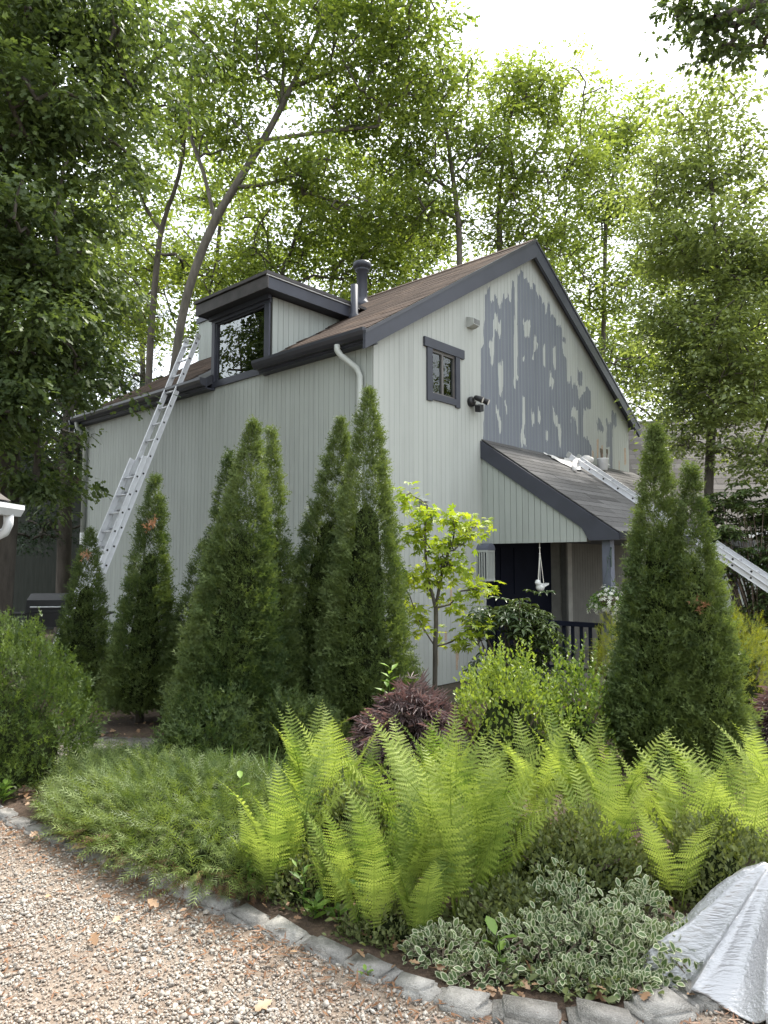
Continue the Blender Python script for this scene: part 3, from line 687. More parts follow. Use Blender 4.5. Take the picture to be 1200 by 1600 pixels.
def crown_leaves(tips, per, spread, size, tmpl, flat=.55, droop=.25, up=.9, sub=3):
    tips = np.array(tips); k = max(1, per // sub)
    C_ = np.repeat(tips, sub, 0) + rng.normal(size=(len(tips)*sub, 3)) * spread * np.array([1.15, 1.15, .8])
    n = len(C_) * k; P = np.repeat(C_, k, 0); sc = np.repeat(rng.uniform(.55, 1.3, len(C_)), k)[:, None] * spread * .62
    off = rng.normal(size=(n, 3)) * sc * np.array([1, 1, flat]); P = P + off
    tilt = np.repeat(rnd_dir(len(C_)) * .45, k, 0)
    D = nrm(off * np.array([1, 1, .4])) + rnd_dir(n) * .6 + np.array([0, 0, -droop])
    Nn = np.array([0, 0, up]) + tilt + rnd_dir(n) * .65
    return place(P, D, Nn, size * rng.uniform(.65, 1.25, n), tmpl)
def tree(name, label, trunk, lobes, r0, per, spread, size, tmpl, mat, bark, cat='tree', group=None, limbs=(), rtip=None, **kw):
    base = np.array(trunk[0]); o = empty(name, base, 0, label, cat, group)
    tips = in_lobes(lobes)
    sk = grow(trunk, limbs, tips, r0, rtip or (.013 if base[1] > 16 else .006))
    wood('trunk', sk, bark, o, base)
    foliage('crown', [crown_leaves(tips, per, spread, size, tmpl, **kw)], mat, o, base)
    return o
def L_(px, py, y, rx, ry, rz, n): return (at(px, py, y), (rx, ry, rz), n)

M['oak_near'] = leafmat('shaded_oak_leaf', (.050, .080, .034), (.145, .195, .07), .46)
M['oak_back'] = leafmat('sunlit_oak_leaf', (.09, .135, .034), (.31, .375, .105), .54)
M['birch'] = leafmat('hornbeam_leaf', (.12, .16, .065), (.31, .37, .145), .50, rough=.36, spec=.75)
M['far_leaf'] = leafmat('far_leaf', (.08, .12, .034), (.27, .335, .10), .52)
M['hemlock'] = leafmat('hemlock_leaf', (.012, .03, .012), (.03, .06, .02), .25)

# near oak filling the left of the picture
t0 = np.array([-5.75, 10.6, 0])
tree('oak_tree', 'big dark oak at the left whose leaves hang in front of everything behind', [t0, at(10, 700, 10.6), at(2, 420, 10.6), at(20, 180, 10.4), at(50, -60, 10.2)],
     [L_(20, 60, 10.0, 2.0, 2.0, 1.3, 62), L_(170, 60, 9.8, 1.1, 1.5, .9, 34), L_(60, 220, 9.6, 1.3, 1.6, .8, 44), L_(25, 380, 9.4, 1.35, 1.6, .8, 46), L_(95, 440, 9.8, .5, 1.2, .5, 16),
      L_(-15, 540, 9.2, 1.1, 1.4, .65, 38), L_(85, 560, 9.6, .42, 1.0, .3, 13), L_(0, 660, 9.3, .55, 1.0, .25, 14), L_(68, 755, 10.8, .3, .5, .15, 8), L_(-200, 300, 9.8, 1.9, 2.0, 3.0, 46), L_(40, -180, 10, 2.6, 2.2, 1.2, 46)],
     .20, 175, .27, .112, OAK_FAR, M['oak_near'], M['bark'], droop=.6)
# leaning oak behind the house and its neighbours
Y = 17.5
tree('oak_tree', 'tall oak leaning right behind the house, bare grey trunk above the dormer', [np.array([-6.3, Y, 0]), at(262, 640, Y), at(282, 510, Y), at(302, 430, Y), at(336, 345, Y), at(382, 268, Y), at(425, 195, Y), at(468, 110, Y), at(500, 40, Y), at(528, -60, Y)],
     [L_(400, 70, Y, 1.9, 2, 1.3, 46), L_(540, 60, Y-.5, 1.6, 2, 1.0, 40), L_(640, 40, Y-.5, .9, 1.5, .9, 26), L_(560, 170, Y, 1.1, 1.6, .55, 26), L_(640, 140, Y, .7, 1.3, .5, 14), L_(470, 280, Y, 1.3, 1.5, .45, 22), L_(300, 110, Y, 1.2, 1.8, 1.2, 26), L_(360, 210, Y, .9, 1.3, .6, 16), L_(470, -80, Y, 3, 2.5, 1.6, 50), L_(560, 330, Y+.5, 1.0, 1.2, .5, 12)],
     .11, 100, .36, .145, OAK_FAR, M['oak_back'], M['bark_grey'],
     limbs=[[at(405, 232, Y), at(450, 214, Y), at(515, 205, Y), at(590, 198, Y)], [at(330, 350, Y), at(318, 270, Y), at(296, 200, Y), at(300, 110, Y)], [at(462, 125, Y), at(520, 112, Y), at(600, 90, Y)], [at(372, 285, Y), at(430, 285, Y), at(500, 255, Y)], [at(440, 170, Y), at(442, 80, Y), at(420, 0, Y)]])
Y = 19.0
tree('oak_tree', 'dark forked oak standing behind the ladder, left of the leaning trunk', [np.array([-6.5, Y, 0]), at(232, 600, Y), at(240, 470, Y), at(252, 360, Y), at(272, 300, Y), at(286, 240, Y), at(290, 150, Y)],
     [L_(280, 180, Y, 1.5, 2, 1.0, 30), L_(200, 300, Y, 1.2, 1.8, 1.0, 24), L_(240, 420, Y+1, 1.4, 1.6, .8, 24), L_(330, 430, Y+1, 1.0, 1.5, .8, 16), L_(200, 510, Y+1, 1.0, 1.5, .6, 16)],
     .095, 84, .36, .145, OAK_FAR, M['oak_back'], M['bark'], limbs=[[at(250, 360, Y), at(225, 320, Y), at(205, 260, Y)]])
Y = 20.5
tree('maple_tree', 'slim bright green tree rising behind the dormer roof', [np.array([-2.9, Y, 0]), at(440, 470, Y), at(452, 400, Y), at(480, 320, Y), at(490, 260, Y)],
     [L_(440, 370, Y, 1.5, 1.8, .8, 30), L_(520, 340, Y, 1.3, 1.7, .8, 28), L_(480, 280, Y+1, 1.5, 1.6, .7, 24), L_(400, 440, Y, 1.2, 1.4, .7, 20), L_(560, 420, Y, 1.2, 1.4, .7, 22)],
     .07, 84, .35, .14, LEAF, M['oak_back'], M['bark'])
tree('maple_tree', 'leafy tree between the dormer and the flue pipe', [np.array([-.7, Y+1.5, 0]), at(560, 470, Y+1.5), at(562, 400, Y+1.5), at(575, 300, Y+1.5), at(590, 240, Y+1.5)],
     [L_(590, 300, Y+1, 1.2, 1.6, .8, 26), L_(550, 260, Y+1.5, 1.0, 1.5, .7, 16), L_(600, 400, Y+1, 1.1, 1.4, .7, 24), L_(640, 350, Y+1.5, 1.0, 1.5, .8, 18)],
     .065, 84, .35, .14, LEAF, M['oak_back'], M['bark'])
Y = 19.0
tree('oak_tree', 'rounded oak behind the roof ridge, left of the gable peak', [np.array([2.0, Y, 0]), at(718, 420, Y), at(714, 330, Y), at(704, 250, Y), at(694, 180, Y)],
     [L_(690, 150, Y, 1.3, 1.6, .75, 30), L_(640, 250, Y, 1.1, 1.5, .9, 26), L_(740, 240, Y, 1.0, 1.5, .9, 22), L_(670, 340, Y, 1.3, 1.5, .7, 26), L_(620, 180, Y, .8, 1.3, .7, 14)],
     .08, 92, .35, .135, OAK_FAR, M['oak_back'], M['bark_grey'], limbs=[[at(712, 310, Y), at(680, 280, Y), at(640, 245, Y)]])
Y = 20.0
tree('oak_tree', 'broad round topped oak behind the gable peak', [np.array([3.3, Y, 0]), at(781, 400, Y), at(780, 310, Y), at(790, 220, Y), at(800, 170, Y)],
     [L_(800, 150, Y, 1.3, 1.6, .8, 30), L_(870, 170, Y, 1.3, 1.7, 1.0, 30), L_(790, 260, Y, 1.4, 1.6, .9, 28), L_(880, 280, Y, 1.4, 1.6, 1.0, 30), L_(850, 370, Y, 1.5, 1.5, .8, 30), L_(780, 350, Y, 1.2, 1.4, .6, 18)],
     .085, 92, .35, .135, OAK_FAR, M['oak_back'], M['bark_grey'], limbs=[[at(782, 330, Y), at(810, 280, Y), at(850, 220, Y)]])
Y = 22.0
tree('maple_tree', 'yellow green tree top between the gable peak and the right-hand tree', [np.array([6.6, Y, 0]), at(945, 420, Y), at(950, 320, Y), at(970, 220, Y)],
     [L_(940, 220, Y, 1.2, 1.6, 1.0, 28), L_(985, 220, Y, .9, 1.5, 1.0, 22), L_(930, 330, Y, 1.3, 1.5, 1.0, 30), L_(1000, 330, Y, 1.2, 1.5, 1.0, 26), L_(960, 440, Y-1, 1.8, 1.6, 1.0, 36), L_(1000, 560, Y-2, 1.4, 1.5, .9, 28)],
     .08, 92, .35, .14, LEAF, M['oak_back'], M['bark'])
# right-hand tree in front of the far garage
Y = 12.6
tree('hornbeam_tree', 'fine leaved tree with thin dark trunk standing right of the house', [np.array([5.75, Y, 0]), at(1107, 810, Y), at(1110, 700, Y), at(1118, 560, Y), at(1122, 430, Y), at(1112, 300, Y), at(1105, 200, Y)],
     [L_(1090, 190, Y, .75, 1.0, .55, 26), L_(1050, 290, Y, .9, 1.2, .55, 32), L_(1150, 280, Y, .9, 1.2, .6, 32), L_(1045, 400, Y, .8, 1.2, .6, 34), L_(1130, 400, Y-.6, 1.0, 1.2, .7, 42), L_(1200, 420, Y, 1.0, 1.3, .9, 36), L_(1055, 500, Y, .75, 1.2, .5, 30), L_(1120, 520, Y-.6, 1.0, 1.2, .6, 40),
      L_(1190, 570, Y-.6, 1.1, 1.3, .7, 38), L_(1075, 600, Y, .65, 1.2, .5, 26), L_(1140, 640, Y-.6, .9, 1.1, .45, 34), L_(1200, 710, Y-.8, .8, 1.0, .4, 22), L_(1085, 690, Y, .5, 1.0, .3, 12), L_(1300, 500, Y, 1.5, 1.6, 2.2, 50)],
     .08, 112, .25, .098, LEAF, M['birch'], M['bark'], flat=.3, droop=.35, up=1.4)
# overhanging branch from an oak outside the picture
Y = 7.0
tree('oak_tree', 'oak bough reaching into the white sky at the top right corner', [np.array([7.2, Y+.5, 0]), np.array([7.0, Y+.4, 3.0]), np.array([6.6, Y+.2, 6.0]), np.array([6.3, Y, 8.5])],
     [L_(1062, 20, Y, .18, .3, .10, 7), L_(1110, 45, Y, .2, .3, .10, 7), L_(1170, 40, Y, .2, .3, .10, 6), L_(1132, 82, Y, .09, .2, .08, 4), L_(1195, 70, Y, .1, .2, .06, 3), L_(1180, -50, Y, .5, .5, .15, 10), L_(1420, -100, Y, 1.6, 1.5, 1.0, 40)],
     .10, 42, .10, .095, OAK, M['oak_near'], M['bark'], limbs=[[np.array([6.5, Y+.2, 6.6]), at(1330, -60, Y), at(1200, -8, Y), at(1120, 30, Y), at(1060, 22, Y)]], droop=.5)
# woods farther back
k = 0
far_spots = [(-40, 300, 24, 'pale woodland tree at the left edge behind the near oak'), (120, 330, 25, 'woodland tree glimpsed through the left oak'), (345, 300, 26, 'woodland tree in the gap left of the leaning trunk'), (520, 380, 27, 'distant tree low behind the dormer'),
             (650, 380, 26, 'distant tree low behind the ridge'), (860, 420, 27, 'distant tree behind the right roof slope'), (1060, 420, 26, 'distant tree behind the fine leaved tree'), (1200, 430, 25, 'distant tree at the right edge behind the far garage'), (1330, 350, 24, 'woodland tree beyond the right edge')]
for px, py, Y, lab in far_spots:
    b0 = at(px, 880, Y); b0[2] = 0
    tree('woodland_tree', lab, [b0, at(px + 4, 650, Y), at(px - 6, py + 120, Y), at(px + 6, py, Y)],
         [L_(px, py, Y, 1.9, 2, 1.2, 26), L_(px - 55, py + 110, Y, 1.8, 2, 1.1, 26), L_(px + 55, py + 110, Y, 1.8, 2, 1.1, 26), L_(px, py + 210, Y, 2.2, 2, 1.1, 30), L_(px - 40, py + 330, Y - 1, 2.0, 2, 1.0, 22), L_(px + 50, py + 380, Y - 1, 2.0, 2, .9, 22)],
         .15, 108, .48, .19, LEAF, M['far_leaf'], M['bark'], group='woodland trees behind the house')
# woods closing the left side of the drive, outside the picture
for (x_, y_), lab in (((-10.5, 4.5), 'oak beyond the left edge beside the garage'), ((-9.5, -2.0), 'oak beyond the left edge of the drive'), ((-4.0, -8.5), 'oak behind the viewer on the left of the drive')):
    b0 = np.array([x_, y_, 0.])
    tree('woodland_tree', lab, [b0, b0 + [0, 0, 3], b0 + [.3, .2, 7], b0 + [.2, 0, 10]], [(b0 + [0, 0, 3.2], (2.8, 2.8, 1.2), 30), (b0 + [0, 0, 6], (3.2, 3.2, 1.6), 40), (b0 + [0, 0, 9], (2.8, 2.8, 1.8), 34)], .16, 60, .55, .30, LEAF, M['oak_near'], M['bark'], group='woodland trees beside the drive')
# pines seen at the far left between the trunks
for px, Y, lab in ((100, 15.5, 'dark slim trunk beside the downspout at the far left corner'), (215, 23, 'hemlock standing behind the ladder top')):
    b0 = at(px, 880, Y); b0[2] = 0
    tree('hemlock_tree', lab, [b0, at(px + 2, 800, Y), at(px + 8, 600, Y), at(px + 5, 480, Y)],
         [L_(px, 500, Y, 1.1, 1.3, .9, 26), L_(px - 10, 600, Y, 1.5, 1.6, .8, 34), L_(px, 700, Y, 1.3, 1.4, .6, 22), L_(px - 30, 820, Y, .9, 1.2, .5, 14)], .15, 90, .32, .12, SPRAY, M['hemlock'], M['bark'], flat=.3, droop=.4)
# understorey mass far behind, reads as one wood
pts = []
for i in range(330):
    a = rng.uniform(-1.05, 1.05); r = rng.uniform(30, 42); pts.append((math.sin(a)*r, math.cos(a)*r, rng.uniform(.3, 7.5)))
o = foliage('far_woods', [crown_leaves(pts, 60, .9, .5, LEAF)], M['far_leaf'], None); tag(o, 'green mass of woods closing the view far behind the house', 'woods', kind='stuff')
# ------------------------------------------------------------------ conifers and shrubs of the bed
M['arb'] = leafmat('arborvitae_leaf', (.040, .070, .024), (.185, .24, .08), .34, rough=.55, spec=.25)
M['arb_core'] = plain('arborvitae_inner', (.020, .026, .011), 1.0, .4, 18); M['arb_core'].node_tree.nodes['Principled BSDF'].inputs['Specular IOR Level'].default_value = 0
M['arb_dead'] = leafmat('dead_foliage', (.30, .14, .07), (.48, .27, .15), .2, (1, 1, 1))
M['yew'] = leafmat('yew_leaf', (.020, .045, .014), (.15, .215, .045), .3)
M['juniper'] = leafmat('juniper_leaf', (.085, .13, .038), (.24, .30, .09), .32)
M['fern'] = leafmat('fern_frond', (.12, .19, .035), (.47, .55, .14), .46, (1.08, 1.1, .65), objvar=.55)
M['azalea'] = leafmat('azalea_leaf', (.075, .10, .038), (.22, .25, .095), .32)
M['holly'] = leafmat('new_green_leaf', (.085, .145, .030), (.30, .38, .075), .38, spec=.4, rough=.45)
M['rhodo'] = leafmat('rhododendron_leaf', (.040, .075, .028), (.15, .20, .07), .25, spec=.5, rough=.35)
M['purple'] = leafmat('purple_lace_leaf', (.075, .055, .058), (.20, .155, .15), .28, (1.2, .8, .75))
M['gold'] = leafmat('golden_cypress_leaf', (.16, .20, .022), (.40, .42, .055), .35, (1.2, 1.15, .5))
M['moon'] = leafmat('yellow_maple_leaf', (.22, .31, .035), (.50, .55, .06), .48, (1.15, 1.15, .5))
M['grass'] = leafmat('blade_leaf', (.05, .10, .018), (.15, .24, .04), .35)
M['weed'] = leafmat('weed_leaf', (.08, .16, .03), (.22, .34, .06), .38)
M['euo'] = leafmat('euonymus_green', (.055, .10, .035), (.15, .21, .08), .25, spec=.4)
M['euo_edge'] = leafmat('euonymus_white_edge', (.42, .45, .29), (.60, .61, .43), .25, (1, 1, .9))
M['litter'] = leafmat('dead_oak_leaf', (.16, .085, .045), (.42, .28, .17), .15, (1, 1, 1))
M['needle_litter'] = leafmat('fallen_needle', (.12, .058, .03), (.25, .135, .075), .05, (1, 1, 1))
M['petal'] = leafmat('white_petal', (.62, .62, .52), (.80, .80, .72), .3, (1, 1, 1))

def lump(n, seed):
    r = np.random.default_rng(seed); ph = r.random((n, 4)) * 6.28; fr = r.integers(1, 6, n); fz = r.uniform(2, 9, n)
    return lambda a, h: sum(np.sin(fr[i]*a + ph[i, 0] + fz[i]*h) for i in range(n)) / n
def arborvitae(label, px_top, py_top, px_base, Y, half, z0=.05, seed=1, lobep=1.25, mat='arb', spraysz=.072, dens=7200, group='arborvitae along the house', dead=None, trunk_h=.3):
    top = at(px_top, py_top, Y); Hh = top[2]; xb = (px_base - 600) / F_PX * Y; base = np.array([xb, Y, 0]); ax = top - base
    rm = half / F_PX * Y - .035; o = empty('arborvitae', base, 0, label, 'shrub', group)
    lp = lump(7, seed); lp2 = lump(9, seed + 50)
    def rad(f, a): return rm * np.clip((1 - f**lobep), 0, 1)**.85 * (1 - .55*np.exp(-(f/.07)**2)) * (1 + .20*lp(a, f*3.2) + .15*lp2(a*1.0, f*9)) + .012
    area = math.pi * rm * Hh; nt = int(area * dens / 13)                # tufts, then sprays in each tuft
    f = 1 - np.sqrt(rng.random(nt)); u_ = rng.random(nt) < .36; f = np.where(u_, rng.random(nt), f) * (1 - z0/Hh) + z0/Hh; f[:12] = np.linspace(.9, 1.0, 12); a = rng.random(nt) * 2 * math.pi
    out = np.stack([np.cos(a), np.sin(a), 0*a], 1)
    Pc = base + ax * f[:, None] + out * (rad(f, a) * rng.uniform(.74, 1.04, nt))[:, None]
    Dc = out * .65 + np.array([0, 0, .70]) + rnd_dir(nt) * .45
    k = 13; n = nt * k; Dn = np.repeat(Dc, k, 0); sz = np.repeat(rng.uniform(.7, 1.25, nt) * (1 - .45*f), k)
    P = np.repeat(Pc, k, 0) + rng.normal(size=(n, 3)) * (np.array([.034, .034, .030]) * sz[:, None])
    D = Dn + rnd_dir(n) * .55
    Nn = np.repeat(np.stack([-np.sin(a), np.cos(a), 0*a], 1) * .5 + rnd_dir(nt) * .6, k, 0) + np.array([0, 0, .4]) + rnd_dir(n) * .45
    V, Fc, rr_ = place(P, D, Nn, spraysz * sz * rng.uniform(.65, 1.2, n), SPRAY); rr_ = .45*rr_ + .55*np.repeat(rng.random(nt), k*len(SPRAY[0]))
    foliage('foliage', [(V, Fc, rr_)], M[mat], o, base)
    # inner mass of dead twigs and old foliage
    nu, nv = 18, 22; V = []
    for i in range(nv + 1):
        ff = z0/Hh + (1 - z0/Hh) * i / nv * .66
        for k_ in range(nu):
            aa = np.array([2*math.pi*k_/nu]); rr = float(rad(np.array([ff]), aa)[0]) * (.64 - .35*ff) * (1 if i < nv else .2)
            V.append(ax*ff + np.array([math.cos(aa[0])*rr, math.sin(aa[0])*rr, 0]))
    Fs = [(i*nu+k_, i*nu+(k_+1)%nu, (i+1)*nu+(k_+1)%nu, (i+1)*nu+k_) for i in range(nv) for k_ in range(nu)]
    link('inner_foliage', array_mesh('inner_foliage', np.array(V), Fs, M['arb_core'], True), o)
    b = MB(); b.tube([(0, 0, -.05), (0.01, 0, .2), tuple(ax*.3), tuple(ax*.6)], [.05, .04, .03, .01], 7); b.build('trunk', M['bark'], o, True)
    if dead:
        dpx, dpy, s_ = dead; m = 26; c = at(dpx, dpy, Y); d0 = nrm(np.array([c[0]-base[0]-ax[0]*c[2]/Hh, c[1]-base[1], 0])); c = base + ax*(c[2]/Hh) + np.array([c[0]-base[0]-ax[0]*c[2]/Hh, 0, 0]) + np.array([0, -math.sqrt(max(.0, rm**2*.3)), 0])
        P = c + rng.normal(size=(m, 3)) * s_; D = rnd_dir(m) + np.array([0, -.6, .3])
        foliage('dead_sprig', [place(P, D, rnd_dir(m), .07 * rng.uniform(.6, 1.2, m), SPRAY)], M['arb_dead'], o, base)
    return o
arborvitae('small narrow arborvitae at the foot of the tall ladder', 141, 828, 131, 8.6, 44, seed=2, lobep=1.5, dead=(146, 868, .02))
arborvitae('arborvitae with a brown patch near its tip, right of the ladder', 243, 745, 224, 7.5, 58, z0=.16, seed=3, dead=(247, 820, .03), lobep=1.15)
arborvitae('low dark arborvitae tucked behind the middle clump', 318, 846, 296, 7.5, 48, seed=4, lobep=1.5)
arborvitae('left and rear spire of the middle arborvitae clump', 357, 709, 336, 7.0, 50, seed=5, lobep=1.2)
arborvitae('tallest front spire of the middle arborvitae clump', 397, 660, 352, 6.3, 96, seed=6, lobep=1.0)
arborvitae('slender right spire of the middle arborvitae clump', 424, 673, 436, 6.7, 42, seed=7, lobep=1.3)
arborvitae('shorter left partner of the tall arborvitae at the house corner', 535, 655, 480, 7.15, 80, seed=8, lobep=1.1)
arborvitae('tall arborvitae standing before the house corner', 576, 610, 568, 6.75, 80, seed=9, lobep=1.3)
arborvitae('front arborvitae of the pair right of the porch', 1023, 668, 1022, 5.9, 86, seed=10, lobep=.92, spraysz=.08)
arborvitae('shorter right partner of the arborvitae beside the porch', 1078, 728, 1096, 5.75, 68, seed=12, lobep=1.1, spraysz=.08, dead=(1078, 945, .02))

def mound(name, label, cat, c, r, n, size, tmpl, mat, seed=1, outw=.6, upw=.7, jit=.6, core=True, nup=.4, shell=.22, group=None, bumps=.2, extra=None, zlow=-.05, tuft=0):
    """a shrub: leaves over a lumpy dome; c on the ground, r = (rx, ry, height)"""
    c = np.array(c, float); r = np.array(r, float); o = empty(name, c, 0, label, cat, group)
    lp = lump(8, seed); lp2 = lump(8, seed + 9)
    d = rnd_dir(int(n*1.9)); d = d[d[:, 2] > zlow][:n]; m = len(d)
    a = np.arctan2(d[:, 1], d[:, 0]); k_ = 1 + bumps*lp(a, d[:, 2]*2) + bumps*.6*lp2(a*2, d[:, 2]*4)
    q = 1 - shell*rng.random(m)**1.6 + rng.normal(size=m)*.055
    P = c + d * r * (k_*q)[:, None]; P[:, 2] = np.maximum(P[:, 2], c[2] + .01)
    D = nrm(d*np.array([1, 1, .8]))*outw + np.array([0, 0, upw]) + rnd_dir(m)*jit
    Nn = np.array([0, 0, nup]) + d*.5 + rnd_dir(m)*.7
    if tuft:
        g_ = max(1, m // tuft); P = np.repeat(P[:g_], tuft, 0) + rng.normal(size=(g_*tuft, 3))*size*.55; D = np.repeat(D[:g_], tuft, 0) + rnd_dir(g_*tuft)*.5; Nn = np.repeat(Nn[:g_], tuft, 0) + rnd_dir(g_*tuft)*.4; m = g_*tuft
    V_, F_, r_a = place(P, D, Nn, size*rng.uniform(.6, 1.3, m), tmpl)
    if tuft: r_a = .5*r_a + .5*np.repeat(rng.random(g_), tuft*len(tmpl[0]))
    parts = [(V_, F_, r_a)]
    if extra: parts += extra(c, r)
    foliage('foliage', parts, M[mat] if isinstance(mat, str) else mat, o, c)
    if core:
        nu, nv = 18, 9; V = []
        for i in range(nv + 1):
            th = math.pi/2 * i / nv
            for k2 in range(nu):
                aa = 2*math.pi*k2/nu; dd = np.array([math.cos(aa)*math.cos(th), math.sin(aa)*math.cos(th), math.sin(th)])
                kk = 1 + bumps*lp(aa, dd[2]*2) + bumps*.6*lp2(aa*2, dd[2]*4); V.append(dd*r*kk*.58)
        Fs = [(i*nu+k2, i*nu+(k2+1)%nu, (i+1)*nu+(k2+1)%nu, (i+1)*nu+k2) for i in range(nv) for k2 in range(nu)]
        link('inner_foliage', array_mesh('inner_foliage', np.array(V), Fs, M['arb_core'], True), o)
    b = MB()
    for i in range(9):
        aa = rng.uniform(0, 6.28); b.tube([(0, 0, -.03), (math.cos(aa)*r[0]*.3, math.sin(aa)*r[1]*.3, r[2]*.35), (math.cos(aa)*r[0]*.62, math.sin(aa)*r[1]*.62, r[2]*.66)], [.012, .009, .004], 5)
    b.build('stems', M['twig'], o)
    return o
def gp(px, Y): return np.array([(px-600)/F_PX*Y, Y, 0.0])
mound('yew_bush', 'large clipped yew at the left edge with fresh green tips', 'bush', gp(22, 5.6), (.66, .62, 1.14), 15000, .052, SPRAY, 'yew', 21, jit=.5, bumps=.25, tuft=10)
mound('dwarf_conifer', 'low rounded dark conifer at the foot of the middle clump', 'bush', gp(335, 5.75), (.40, .38, .58), 5200, .07, SPRAY, 'arb', 22, bumps=.25, tuft=10)
mound('yew_bush', 'low dark evergreen between the middle clump and the corner arborvitae', 'bush', gp(470, 6.0), (.42, .35, .50), 4200, .07, SPRAY, 'arb', 23, tuft=10)
mound('lace_maple', 'low mound of purple laceleaf maple behind the ferns', 'bush', gp(648, 5.6), (.42, .40, .62), 3200, .12, LACE, 'purple', 24, outw=.8, upw=-.45, jit=.45, bumps=.28, nup=.8)
mound('lace_maple', 'second purple laceleaf maple cut by the right edge', 'bush', gp(1235, 6.3), (.32, .3, .62), 1100, .12, LACE, 'purple', 25, outw=.8, upw=-.35, jit=.5, bumps=.3, nup=.8)
def shoots(nshoot, hmin, hmax, per, size, tmpl):
    def f(c, r):
        out = []
        for i in range(nshoot):
            a = rng.uniform(0, 6.28); q = rng.uniform(.1, .85); p0 = c + np.array([math.cos(a)*r[0]*q, math.sin(a)*r[1]*q, r[2]*math.sqrt(max(0, 1-q*q))*.9])
            h = rng.uniform(hmin, hmax); tilt = np.array([rng.normal()*.18, rng.normal()*.18, 1.0]); t_ = np.linspace(0, 1, per)[:, None]
            P = p0 + tilt*h*t_; D = rnd_dir(per)*np.array([1, 1, .2]) + np.array([0, 0, .7]); out.append(place(P, D, np.array([0, 0, .5]) + rnd_dir(per)*.6, size*(1.1-.4*t_[:, 0]), tmpl))
        return out
    return f
mound('holly_bush', 'bright green small leaved shrub in front of the porch', 'bush', gp(790, 5.75), (.54, .46, .86), 4600, .040, LEAF, 'holly', 26, jit=.8, bumps=.3, extra=shoots(34, .1, .34, 24, .042, LEAF))
mound('holly_bush', 'smaller bright green shrub with tall shoots left of the right arborvitae', 'bush', gp(893, 5.9), (.34, .36, .78), 2200, .040, LEAF, 'holly', 27, jit=.8, bumps=.3, extra=shoots(22, .15, .50, 30, .042, LEAF))
mound('azalea_bush', 'dull green azalea among the left ferns', 'bush', gp(545, 4.0), (.32, .30, .40), 5200, .030, LEAF, 'azalea', 28, jit=.8, bumps=.4, extra=shoots(26, .03, .12, 12, .03, LEAF))
mound('azalea_bush', 'broad brownish green azalea between the fern clumps', 'bush', gp(880, 3.7), (.46, .34, .33), 7000, .030, LEAF, 'azalea', 29, jit=.8, bumps=.45, extra=shoots(36, .03, .12, 12, .03, LEAF))
mound('azalea_bush', 'azalea directly behind the silver tarp', 'bush', gp(1105, 3.65), (.36, .28, .36), 5000, .030, LEAF, 'azalea', 30, jit=.8, bumps=.45, extra=shoots(26, .03, .12, 12, .03, LEAF))
mound('azalea_bush', 'low azalea in front of the middle ferns', 'bush', gp(800, 3.3), (.28, .22, .19), 3200, .028, LEAF, 'azalea', 31, jit=.8, bumps=.45, extra=shoots(20, .03, .10, 12, .028, LEAF))
mound('golden_cypress', 'golden feathery cypress behind the left flank of the right arborvitae', 'bush', gp(958, 7.2), (.25, .34, 1.05), 2800, .085, FEATHER, 'gold', 32, outw=.7, upw=.2, jit=.6, bumps=.3)
mound('golden_cypress', 'golden feathery cypress glowing at the right edge by the path', 'bush', gp(1150, 7.6), (.40, .38, 1.05), 3400, .09, FEATHER, 'gold', 33, outw=.7, upw=.2, jit=.6, bumps=.32, zlow=.1)
# rhododendrons: whorls of long leaves on stems
def rhodo(label, c, lobes, n, size, seed):
    c = np.array(c); o = empty('rhododendron', c, 0, label, 'bush'); tips = []
    for q, r, m in lobes: d = rnd_dir(m); tips += list(np.array(q) + d*np.array(r)*(rng.random(m)**.4)[:, None])
    tips = np.array(tips); tips = np.concatenate([tips, tips + rng.normal(size=tips.shape)*.09]); m = len(tips); b = MB()
    for p in tips[::5]:
        mid = (p + c)/2 + rng.normal(size=3)*.06; b.tube([c - c, mid - c, p - c], [.014, .009, .005], 5, cap=False)
    b.build('stems', M['twig'], o)
    out = nrm(tips - (c + np.array([0, 0, .4])))
    D = out*.7 + np.array([0, 0, .8]) + rnd_dir(m)*.4
    foliage('foliage', [place(tips, D, rnd_dir(m), size*rng.uniform(.75, 1.2, m), WHORL)], M['rhodo'], o, c)
rhodo('dark rhododendron growing against the porch entry', gp(800, 7.9), [(at(815, 968, 7.9), (.30, .3, .16), 46), (at(840, 1010, 7.9), (.26, .3, .3), 50), (at(760, 980, 7.9), (.16, .25, .16), 16), (at(765, 1060, 7.8), (.2, .25, .2), 22), (at(825, 1075, 7.8), (.3, .25, .25), 36)], 0, .125, 3)
Yr = 11.3
rhodo('tall rhododendron at the right edge under the leaning ladder', gp(1190, Yr), [(at(1170, 790, Yr), (.8, .5, .36), 75), (at(1130, 830, Yr), (.42, .4, .3), 34), (at(1190, 880, Yr), (.7, .5, .42), 70), (at(1240, 950, Yr), (.8, .5, .5), 60), (at(1270, 840, Yr), (.8, .5, .7), 70), (at(1170, 990, Yr), (.6, .4, .5), 60), (at(1190, 1030, Yr), (.6, .4, .3), 50)], 0, .17, 4)
